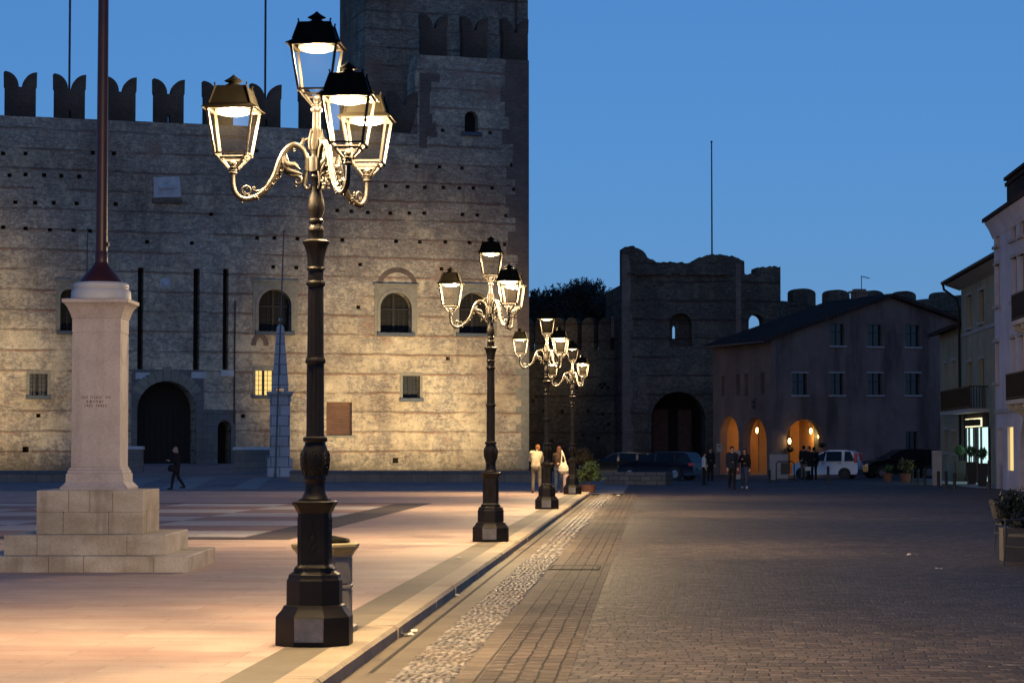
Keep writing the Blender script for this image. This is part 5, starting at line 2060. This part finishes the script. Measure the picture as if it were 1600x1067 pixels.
def car(label, loc, rz, L, H, W, paint, belt, gh, wheel, wb, rimm=M_rim, tall=False):
    """side view runs along x, nose at -x.  gh: greenhouse (x,z) outline as fractions; belt: body outline"""
    t = thing('parked_car', label, 'car', loc, rz)
    hw_ = W / 2
    body = [(x * L - L / 2, z * H) for x, z in belt]
    zb = max(z for x, z in body)
    def halfw(z, x):
        k = hw_ if z < .58 * H else hw_ - (z - .58 * H) / (.42 * H) * .17
        e = abs(x) / (L / 2)
        return k * (1 - .16 * max(0, e - .72) / .28)
    def slab(o, y_off=0.0):
        # full width prism following the tumblehome
        n = len(o)
        vs = [(x, -halfw(z, x) + y_off, z) for x, z in o] + [(x, halfw(z, x) - y_off, z) for x, z in o]
        loops = tessellate_polygon([[Vector((x, z, 0)) for x, z in o]])
        fs = [tuple(f) for f in loops] + [tuple(i + n for i in f[::-1]) for f in loops]
        fs += [(i, (i + 1) % n, (i + 1) % n + n, i + n) for i in range(n)]
        return vs, fs
    g = [(x * L - L / 2, z * H) for x, z in gh]
    b = MB()
    full = body + g
    b.add(*slab(full))
    bd = b.build('body', paint, t)
    bv = bd.modifiers.new('b', 'BEVEL')
    bv.width = .035
    bv.segments = 3
    bv.limit_method = 'ANGLE'
    bv.angle_limit = radians(25)
    bd.data.shade_smooth()
    bd.data.set_sharp_from_angle(angle=radians(50))
    # side glass and screens
    gx = [p[0] for p in g]
    zr = max(p[1] for p in g)
    zb0 = min(p[1] for p in g)
    zb0 = max(zb0, (.60 if tall else .62) * H)
    zlo = zb0 + .02
    zhi = zr - .09
    rear, front = g[0], g[-1]
    # outline of greenhouse inset
    def edge_x(z, pts):
        for (xa, za), (xb, zb_) in zip(pts, pts[1:]):
            if min(za, zb_) <= z <= max(za, zb_) and abs(zb_ - za) > 1e-6:
                return xa + (xb - xa) * (z - za) / (zb_ - za)
        return pts[-1][0]
    top = max(range(len(g)), key=lambda i: g[i][1])
    rside, fside = g[:top + 1], g[top:]
    segs = [0.0, .36, .40, .70, .74, 1.0] if not tall else [0, .38, .43, .74, .80, 1.0]
    xf0, xf1 = edge_x(zlo, fside) + .10, edge_x(zhi, fside) + .16
    xr0, xr1 = edge_x(zlo, rside) - .10, edge_x(zhi, rside) - .10
    for s in (-1, 1):
        for k in range(0, 6, 2):
            a0, a1 = segs[k], segs[k + 1]
            q = [(xf0 + (xr0 - xf0) * a0, zlo), (xf0 + (xr0 - xf0) * a1, zlo), (xf1 + (xr1 - xf1) * a1 if k == 4 else xf0 + (xr0 - xf0) * a1, zhi), (xf1 if k == 0 else xf0 + (xr0 - xf0) * a0, zhi)]
            b = MB()
            vs = [(x, s * (halfw(z, x) + .004), z) for x, z in q] + [(x, s * (halfw(z, x) - .03), z) for x, z in q]
            b.add(vs, [(0, 1, 2, 3), (7, 6, 5, 4), (0, 4, 5, 1), (1, 5, 6, 2), (2, 6, 7, 3), (3, 7, 4, 0)])
            b.build('side_window', M_cglass, t)
    for nm, pts, sg in (('windscreen', fside, -1), ('rear_window', rside, 1)):
        b = MB()
        z0_, z1_ = zb0 + .04, zr - .10
        x0_, x1_ = edge_x(z0_, pts), edge_x(z1_, pts)
        w0, w1 = halfw(z0_, x0_) - .10, halfw(z1_, x1_) - .10
        o_ = .012 * sg
        b.add([(x0_ + o_, -w0, z0_ + .006), (x0_ + o_, w0, z0_ + .006), (x1_ + o_, w1, z1_ + .006), (x1_ + o_, -w1, z1_ + .006), (x0_ - o_ * 3, -w0, z0_), (x0_ - o_ * 3, w0, z0_), (x1_ - o_ * 3, w1, z1_), (x1_ - o_ * 3, -w1, z1_)],
              [(0, 1, 2, 3), (7, 6, 5, 4), (0, 4, 5, 1), (1, 5, 6, 2), (2, 6, 7, 3), (3, 7, 4, 0)])
        b.build(nm, M_cglass, t)
    xw0 = -wb / 2 - .02 * L
    for x in (xw0, xw0 + wb):
        for s in (-1, 1):
            b = MB()      # dark wheel housing
            Mx = Matrix.Translation((x, s * (halfw(.3, x) - .06), wheel)) @ Matrix.Rotation(pi / 2, 4, 'X')
            b.lathe([(wheel * 1.17, -.064), (wheel * 1.17, .064)], 24)
            b.xf(Mx)
            b.build('wheel_arch', M_plas, t)
            b = MB()
            b.lathe([(wheel * .62, -.09), (wheel * .95, -.10), (wheel, -.07), (wheel, .07), (wheel * .95, .10), (wheel * .62, .09)], 28)
            w_ = b.build('wheel', M_tyre, t, 40)
            w_.location = (x, s * (halfw(.3, x) - .08), wheel)
            w_.rotation_euler = (pi / 2, 0, 0)
            b = MB()
            b.lathe([(wheel * .64, -.094), (wheel * .58, -.085), (wheel * .57, .085), (wheel * .64, .094)], 24)
            for k in range(5):
                a = 2 * pi * k / 5
                for zz2 in (-.085, .085):
                    b.beam((0, 0, zz2), (wheel * .6 * cos(a), wheel * .6 * sin(a), zz2), .06, .02)
            b.lathe([(.05, -.1), (.05, .1)], 10)
            b.build('rim', rimm, w_, 40)
    for s in (-1, 1):
        b = MB()
        b.box(-L / 2 + .0, -L / 2 + .26, s * (hw_ * .62) - .17, s * (hw_ * .62) + .17, .40 * H, .49 * H, .02, .03)
        b.build('headlight', M_hl, t)
        b = MB()
        if tall:
            b.box(L / 2 - .20, L / 2 - .02, s * (hw_ * .80) - .10, s * (hw_ * .80) + .085, .56 * H, .90 * H, .02, .01)
        else:
            b.box(L / 2 - .26, L / 2 + .012, s * (hw_ * .74) - .14, s * (hw_ * .74) + .14, .50 * H, .60 * H, .01, .01)
        b.build('tail_light', M_tl, t)
        b = MB()
        xm = edge_x(zlo, fside) + .22
        b.ball((xm, s * (halfw(zlo, xm) + .10), zlo + .06), (.06, .10, .07), 10, 7)
        b.build('wing_mirror', paint, t, 60)
        b = MB()
        for k in (.30, .64):
            x = xf0 + (xr0 - xf0) * (k + .04)
            b.box(x, x + .16, s * (halfw(zlo - .12, x) + .012) - .014, s * (halfw(zlo - .12, x) + .012) + .014, zlo - .14, zlo - .11)
        b.build('door_handle', M_plas, t)
    b = MB()
    b.box(L / 2 - .20, L / 2 + .03, -hw_ * .84, hw_ * .84, .16 * H, .33 * H, .02, .02)
    b.build('rear_bumper', M_plas if tall else paint, t)
    b = MB()
    b.box(L / 2 + .031, L / 2 + .04, -.24, .24, .36 * H, .43 * H)
    b.build('number_plate', M_trim, t)
    return t


hatch_b = [(.0, .20), (.02, .14), (.98, .16), (1.0, .24), (1.0, .50), (.985, .58)]
hatch_g = [(.985, .60), (.945, .90), (.90, .965), (.72, 1.0), (.58, .99), (.48, .94), (.23, .64), (.06, .55), (.005, .46)]
est_b = [(.0, .22), (.02, .13), (.98, .15), (1.0, .24), (.995, .56)]
est_g = [(.985, .62), (.92, .92), (.88, .965), (.62, 1.0), (.50, .985), (.44, .95), (.28, .66), (.09, .58), (.01, .46)]
M_carw = simple('white_car_paint', (.72, .74, .78), .3, 0, .05, 1)
M_carb = simple('dark_blue_car_paint', (.012, .015, .028), .35, 0, .1, 1)
M_cark = simple('black_car_paint', (.010, .010, .012), .22, 0, .1, 1)
M_carg = simple('dark_olive_car_paint', (.04, .038, .024), .25, 0, .1, 1)
p = ground(1300, 748)
car('small white hatchback parked by the rose house with red tail light', (p.x - .2, p.y + .6, ROAD), YAW + radians(-20), 3.55, 1.55, 1.58, M_carw, hatch_b, hatch_g, .28, 2.3, M_plas, True)
p = ground(1030, 749.5)
car('dark blue estate car parked behind the low stone planter', (p.x + .1, p.y + .8, ROAD), YAW + radians(-30), 4.4, 1.46, 1.76, M_carb, est_b, est_g, .31, 2.62)
p = ground(966, 747.5)
car('dark olive car half hidden behind the dark blue estate', (p.x, p.y + 1.2, ROAD), YAW + radians(-8), 4.2, 1.44, 1.72, M_carg, est_b, est_g, .30, 2.55)
p = ground(1411, 747)
car('black car parked between the white hatchback and the pale pier', (p.x, p.y + .9, ROAD), YAW + radians(12), 4.45, 1.60, 1.78, M_cark, est_b, est_g, .32, 2.68)

# ---------------------------------------------------------------- plants and small things
p0, p1 = ground(943, 757), ground(1040, 757.5)
f = Fac(p0, p1)
L = (p1 - p0).length
t = thing('stone_planter', 'long low grey stone planter wall in front of the estate car', 'planter', (p0.x, p0.y, ROAD), f.rz)
b = MB()
M_gst = brickmat('grey_rubble_wall', (.13, .135, .135), (.19, .19, .185), (.07, .07, .07), .5, .22, .02, wob=.06)
b.plate(rct(0, L, 0, .56), (), 0, .25)
b.box(0, .25, .25, 1.2, 0, .56)
b.box(L - .25, L, .25, 1.2, 0, .56)
b.box(0, L, 1.2, 1.45, 0, .56)
b.build('wall', M_gst, t)
b = MB()
b.box(.25, L - .25, .25, 1.2, 0, .48)
b.build('soil', M_bark, t)


def shrub(label, u, v, z, r, n, size, m, potr=0, poth=0, name='potted_shrub', c=None, stem=True):
    p = ground(u, v, z)
    t = thing(name, label, 'plant', (p.x, p.y, z), 0)
    if potr:
        b = MB()
        b.lathe([(potr * .72, 0), (potr, poth * .9), (potr * 1.08, poth * .9), (potr * 1.08, poth), (potr * .95, poth), (potr * .9, poth * .85)], 18)
        b.build('pot', M_terra, t, 40)
    b = MB()
    for k in range(5):
        a = 2 * pi * k / 5
        b.tube([(0, 0, max(0, poth - .1)), (.3 * r[0] * cos(a), .3 * r[1] * sin(a), poth + r[2] * .6), (.7 * r[0] * cos(a), .7 * r[1] * sin(a), poth + r[2] * 1.4)], [.02, .015, .006], 5)
    b.build('stems', M_bark, t)
    b = MB()
    rr = random.Random(u)
    for k in range(9):
        leaves(b, (r[0] * rr.uniform(-.55, .55), r[1] * rr.uniform(-.55, .55), poth + r[2] * rr.uniform(.5, 1.5)), (r[0] * .55, r[1] * .55, r[2] * .6), n // 9, size, rr, .2, .5)
    b.build('foliage', m, t)
    return t


shrub('leafy green shrub in a terracotta pot behind the smallest lamp', 919, 770, ROAD, (.62, .5, .46), 1100, .14, M_leafg, .30, .30)
p = ground(910, 768, ROAD)
t = thing('topiary_tree', 'round clipped dark russet tree on a bare stem behind the last lamp', 'tree', (p.x, p.y + .9, ROAD), 0)
b = MB()
b.tube([(0, 0, -.05), (.02, 0, .7), (0, 0, 1.35)], [.045, .035, .03], 8)
b.build('trunk', M_bark, t)
b = MB()
rr = random.Random(33)
leaves(b, (0, 0, 1.33), (.40, .40, .33), 1500, .10, rr, .72)
b.build('crown', M_leafr, t)
shrub('yellow green shrub in a terracotta pot before the black car', 1415, 753, ROAD, (.5, .36, .36), 360, .15, M_leafo, .30, .42)
shrub('smaller terracotta pot with low dark plant beside the yellow green shrub', 1387, 752, ROAD, (.35, .3, .22), 160, .13, M_leafg, .26, .40)
q = HF.px(1231, 702)
t = thing('flower_basket', 'dark flower basket under the lit lantern at the front arch', 'flower basket', HF.world(q[0], -.28, q[1]), 0)
b = MB()
b.lathe([(.08, -.16), (.2, -.02), (.22, 0), (.19, -.01)], 12)
b.beam((0, 0, -.1), (0, .28, -.1), .03)
b.build('basket', M_iron, t)
b = MB()
leaves(b, (0, 0, .04), (.34, .28, .16), 160, .12, random.Random(2), .2)
b.build('foliage', M_leafd, t)
q = HF.px(1280, 695)
t = thing('flower_basket', 'dark flower basket hung at the far edge of the front arch', 'flower basket', HF.world(q[0], -.28, q[1]), 0)
b = MB()
b.lathe([(.08, -.16), (.2, -.02), (.22, 0), (.19, -.01)], 12)
b.beam((0, 0, -.1), (0, .28, -.1), .03)
b.build('basket', M_iron, t)
b = MB()
leaves(b, (0, 0, .04), (.28, .24, .16), 140, .12, random.Random(5), .2)
b.build('foliage', M_leafd, t)
# white board and barrier at the arch
p = ground(1218, 750)
t = thing('notice_board', 'white panel leaning at the corner of the rose house', 'board', (p.x, p.y, ROAD), YAW)
b = MB()
b.box(-.5, .45, 0, .05, .02, 1.33)
b.build('panel', M_trim, t)
b = MB()
b.box(-.48, -.42, .05, .3, 0, .05)
b.box(.37, .43, .05, .3, 0, .05)
b.build('foot', M_iron, t)
p = ground(1227, 752)
t = thing('barrier', 'dark tubular barrier with a black panel before the white board', 'barrier', (p.x, p.y, ROAD), YAW)
k = p.dot(HV) / F
b = MB()
hw2, hh = 14 * k, 31 * k
b.tube([(-hw2, 0, 0), (-hw2, 0, hh - .1), (-hw2 + .1, 0, hh), (hw2 - .1, 0, hh), (hw2, 0, hh - .1), (hw2, 0, 0)], .028, 8)
b.beam((-hw2, 0, .12), (hw2, 0, .12), .04)
for x in (-hw2, hw2):
    b.beam((x, -.25, .02), (x, .25, .02), .05)
b.build('frame', M_iron, t)
b = MB()
b.box(-7 * k, 7 * k, -.012, .012, .35, hh - .06)
b.build('panel', M_planter, t)
# sign posts
p = ground(1124, 752)
k = p.dot(HV) / F
t = thing('sign_post', 'pale rectangular sign on a thin post left of the side arches', 'sign', (p.x, p.y, ROAD), YAW)
b = MB()
b.tube([(0, .03, 0), (0, .03, 58 * k)], .03, 8)
b.build('post', M_boll, t)
b = MB()
b.box(-4.1 * k, 4.1 * k, -.012, .0, 46 * k, 59 * k)
o = b.build('panel', simple('pale_sign', (.24, .24, .22), .6, 0, .1), t)
b = MB()
b.box(-2 * k, 2.6 * k, -.016, -.0125, 53.5 * k, 56 * k)
b.build('marking', simple('grey_marking', (.10, .10, .10), .7), o)
p = ground(1152, 750)
k = p.dot(HV) / F
t = thing('advert_board', 'white and red advert board seen behind the dark walkers', 'sign', (p.x, p.y, ROAD), YAW)
b = MB()
b.box(-5 * k, 5 * k, 0, .05, .05, 46 * k)
b.build('panel', simple('cream_panel', (.42, .36, .30), .6, 0, .05), t)
b = MB()
n = 16
b.rings([[(.0 + 5 * k * .8 * cos(2 * pi * j / n), y, 37 * k + 5 * k * .8 * sin(2 * pi * j / n)) for j in range(n)] for y in (-.001, -.008)])
b.box(-4.6 * k, 4.6 * k, -.009, -.001, .3, 33 * k)
b.build('red_print', simple('red_print', (.30, .05, .045), .6), t)
b = MB()
b.box(-5.2 * k, -4.4 * k, -.2, .25, 0, .05)
b.box(4.4 * k, 5.2 * k, -.2, .25, 0, .05)
b.build('foot', M_iron, t)
# litter bin behind the nearest lamp
p = at(508, 990, 20.25)
t = thing('litter_bin', 'octagonal grey litter bin with pale rim hidden behind the nearest lamp base', 'litter bin', (p.x, p.y, 0), 0)
M_bin = simple('grey_bin_metal', (.16, .15, .145), .55, .1, .2, 4, .1)
M_rim2 = simple('pale_cast_rim', (.20, .175, .10), .6, 0, .2, 6, .1)
c8 = 1 / cos(pi / 8)
b = MB()
b.lathe([(.27 * c8, 0), (.27 * c8, .05), (.225 * c8, .07), (.222 * c8, .38), (.232 * c8, .385), (.232 * c8, .405), (.222 * c8, .41), (.225 * c8, .655), (.235 * c8, .67)], 8, ph=pi / 8)
for k in range(8):
    M = Matrix.Rotation(k * pi / 4, 4, 'Z')
    q = MB()
    for z0, z1 in ((.09, .36), (.43, .64)):
        q.box(-.065, .065, -.231, -.22, z0, z1)
    b.join(q, M)
b.build('body', M_bin, t)
b = MB()
b.lathe([(.232 * c8, .665), (.245 * c8, .69), (.275 * c8, .725), (.285 * c8, .745), (.285 * c8, .765), (.265 * c8, .775), (.20 * c8, .775)], 8, ph=pi / 8)
b.build('rim', M_rim2, t)
b = MB()
b.lathe([(.20 * c8, .776), (.21 * c8, .79), (.19 * c8, .81), (.08, .835), (.01, .838)], 8, ph=pi / 8)
b.build('lid', M_roofm, t)
# chairs and hedge planter at the cafe edge
M_wick = simple('dark_wicker', (.035, .03, .026), .7, 0, .3, 30, .4, 60)
M_alu = simple('grey_chair_tube', (.05, .05, .052), .5, .2, .1)


def chair(label, loc, rz):
    t = thing('cafe_chair', label, 'chair', loc, rz, 'chairs at the cafe edge')
    lp = [(-.23, -.24), (.23, -.24), (-.22, .22), (.22, .22)]
    for i, (x, y) in enumerate(lp):
        b = MB()
        s = 1 if y < 0 else -1
        b.tube([(x * 1.06, y * 1.12, 0), (x, y, .44), (x * 1.02, y + (.04 if y > 0 else 0), .64 if y < 0 else .82)], [.013, .014, .014], 8)
        b.ball((x * 1.06, y * 1.12, .012), .018, 8, 5)
        b.build('leg', M_alu, t, 60)
    b = MB()
    b.box(-.23, .23, -.24, .23, .42, .46, .01, .01)
    b.build('seat', M_wick, t)
    b = MB()
    n = 10
    o_, i_ = [], []
    for j in range(n + 1):
        a = pi * j / n
        o_.append((.245 * cos(a), .24 + .05 * sin(a)))
    for z0, z1 in ((.52, .84),):
        vs = [(x, y + .02 * 0, z0) for x, y in o_] + [(x * 1.02, y + .07, z1 - .04 * (abs(x) / .245) ** 2) for x, y in o_] + [(x * .94, y - .03, z0) for x, y in o_] + [(x * .96, y + .04, z1 - .04 * (abs(x) / .245) ** 2) for x, y in o_]
        m = n + 1
        fs = []
        for j in range(n):
            fs += [(j, j + 1, m + j + 1, m + j), (2 * m + j + 1, 2 * m + j, 3 * m + j, 3 * m + j + 1), (m + j, m + j + 1, 3 * m + j + 1, 3 * m + j), (j + 1, j, 2 * m + j, 2 * m + j + 1)]
        fs += [(0, m, 3 * m, 2 * m), (n, 2 * m + n, 3 * m + n, m + n)]
        b.add(vs, fs)
    b.build('backrest', M_wick, t)
    for s in (-1, 1):
        b = MB()
        b.tube([(s * .235, -.25, .64), (s * .25, -.1, .66), (s * .245, .26, .66)], .016, 8)
        b.build('armrest', M_alu, t, 60)
    b = MB()
    b.tube([(-.235, -.25, .27), (.235, -.25, .27)], .010, 6)
    b.build('stretcher', M_alu, t, 60)
    b = MB()
    b.tube([(-.225, .235, .27), (.225, .235, .27)], .010, 6)
    b.build('stretcher', M_alu, t, 60)
    return t


p = ground(1588, 884)
chair('dark cafe chair nearer the camera with thin grey tube legs', (p.x + .22, p.y + .22, ROAD), radians(-58))
p = ground(1572, 858)
chair('cafe chair with pale slanted backrest beyond the hedge planter', (p.x + .1, p.y, ROAD), radians(95))
p = ground(1600, 878)
t = thing('hedge_planter', 'beige planter box with a dark hedge behind the nearer cafe chair', 'planter', (p.x + .1, p.y + .3, ROAD), 0)
M_beige = simple('beige_planter', (.085, .068, .054), .8, 0, .15, 4, .2)
b = MB()
b.box(-.36, 1.2, 0, .42, 0, .50)
b.build('box', M_beige, t)
b = MB()
rr = random.Random(9)
for k in range(60):
    leaves(b, (-.36 + 1.5 * rr.random(), .2 + rr.uniform(-.16, .16), .42 + rr.uniform(.05, .62)), (.17, .2, .14), 70, .075, rr, .2)
b.build('hedge', M_leafd, t)
# inspection cover in the road
p = ground(898, 886, ROAD + .012)
t = thing('inspection_cover', 'rectangular dark framed inspection cover set in the kerbside setts', 'cover', (p.x, p.y, ROAD + .004), 0)
b = MB()
b.plate(rct(-.36, .36, -.55, .55), [rct(-.325, .325, -.515, .515)], 0, .012)
b.xf(Matrix.Rotation(pi / 2, 4, 'X') @ Matrix.Scale(-1, 4, (0, 1, 0)))
b.v = [(x, y, abs(z)) for x, y, z in b.v]
b.build('frame', M_slot, t)
b = MB()
b.box(-.32, .32, -.51, .51, 0, .009)
b.build('plate', M_rows, t)
# scraps of paper
M_paper = simple('paper_scrap', (.72, .68, .6), .8)
for i, (u, v, z, s, lab) in enumerate(((716, 872, .006, .05, 'small white paper scrap lying on the pink paving'), (634, 992, ROAD + .012, .06, 'crumpled pale scrap in the gutter near the kerb, larger of two'), (648, 986, ROAD + .012, .04, 'smaller pale scrap in the gutter beside another scrap'),
                                   (715, 931, ROAD + .012, .04, 'pale scrap lying in the gutter below the second lamp'), (966, 774, ROAD + .012, .09, 'white scrap on the road near the end of the kerb'), (1420, 867, ROAD + .012, .035, 'pale scrap on the dark road, left of a close pair'),
                                   (1430, 867, ROAD + .012, .035, 'pale scrap on the dark road, right of a close pair'), (1466, 889, ROAD + .012, .045, 'bluish scrap alone on the dark road near the cafe chair'))):
    p = ground(u, v, z)
    b = MB()
    rr = random.Random(i)
    g = [[(s * (x - 1) + rr.uniform(-.01, .01), s * .8 * (y - 1) + rr.uniform(-.01, .01), rr.uniform(.0, .03)) for x in range(3)] for y in range(3)]
    b.add([q for r_ in g for q in r_], [(0, 1, 4, 3), (1, 2, 5, 4), (3, 4, 7, 6), (4, 5, 8, 7)])
    tag(b.build('paper_scrap', M_paper, None, None, p, rr.uniform(0, 3)), lab, 'litter')

# ---------------------------------------------------------------- camera, sky, render settings
cd = bpy.data.cameras.new('camera')
cam = bpy.data.objects.new('camera', cd)
COL.objects.link(cam)
cd.sensor_width = 36
cd.lens = F / 1600 * 36
cd.clip_end = 5000
cd.clip_start = .5
cam.location = (0, 0, EYE)
cam.rotation_euler = (pi / 2 + PITCH, 0, YAW)
SC.camera = cam
cd.dof.use_dof = True
cd.dof.focus_distance = 46
cd.dof.aperture_fstop = 8.0

w = bpy.data.worlds.new('World')
SC.world = w
w.use_nodes = True
nt = w.node_tree
bg = nt.nodes['Background']
sky = nd(nt, 'ShaderNodeTexSky', sky_type='NISHITA', sun_disc=False, sun_elevation=radians(SKY_EL), sun_rotation=radians(SKY_ROT), air_density=1.0, dust_density=.3, ozone_density=6.0)
tint = nd(nt, 'ShaderNodeMix', data_type='RGBA', blend_type='MULTIPLY')
tint.inputs[0].default_value = 1
tint.inputs[7].default_value = (1.06, .87, .95, 1)      # the camera's cool white balance
nt.links.new(sky.outputs[0], tint.inputs[6])
# evening haze evens out the lowest part of the sky
wc = nd(nt, 'ShaderNodeTexCoord').outputs['Generated']
wz = nd(nt, 'ShaderNodeSeparateXYZ', {0: wc}).outputs[2]
wf = nd(nt, 'ShaderNodeMapRange', {'Value': wz, 'From Min': .26, 'From Max': .50, 'To Min': .55, 'To Max': .0}, interpolation_type='SMOOTHSTEP').outputs[0]
hz = nd(nt, 'ShaderNodeMix', data_type='RGBA')
nt.links.new(wf, hz.inputs[0])
nt.links.new(tint.outputs[2], hz.inputs[6])
hz.inputs[7].default_value = (.70, 2.15, 5.0, 1)
nt.links.new(hz.outputs[2], bg.inputs[0])
bg.inputs[1].default_value = SKY_S
SC.view_settings.view_transform = 'Standard'
SC.view_settings.look = 'None'
SC.view_settings.exposure = EXPO
SC.view_settings.gamma = 1
SC.cycles.use_denoising = True
SC.cycles.use_light_tree = True
SC.cycles.max_bounces = 5
SC.cycles.diffuse_bounces = 3
SC.cycles.glossy_bounces = 3
SC.cycles.sample_clamp_indirect = 4
SC.cycles.caustics_reflective = False
SC.cycles.caustics_refractive = False
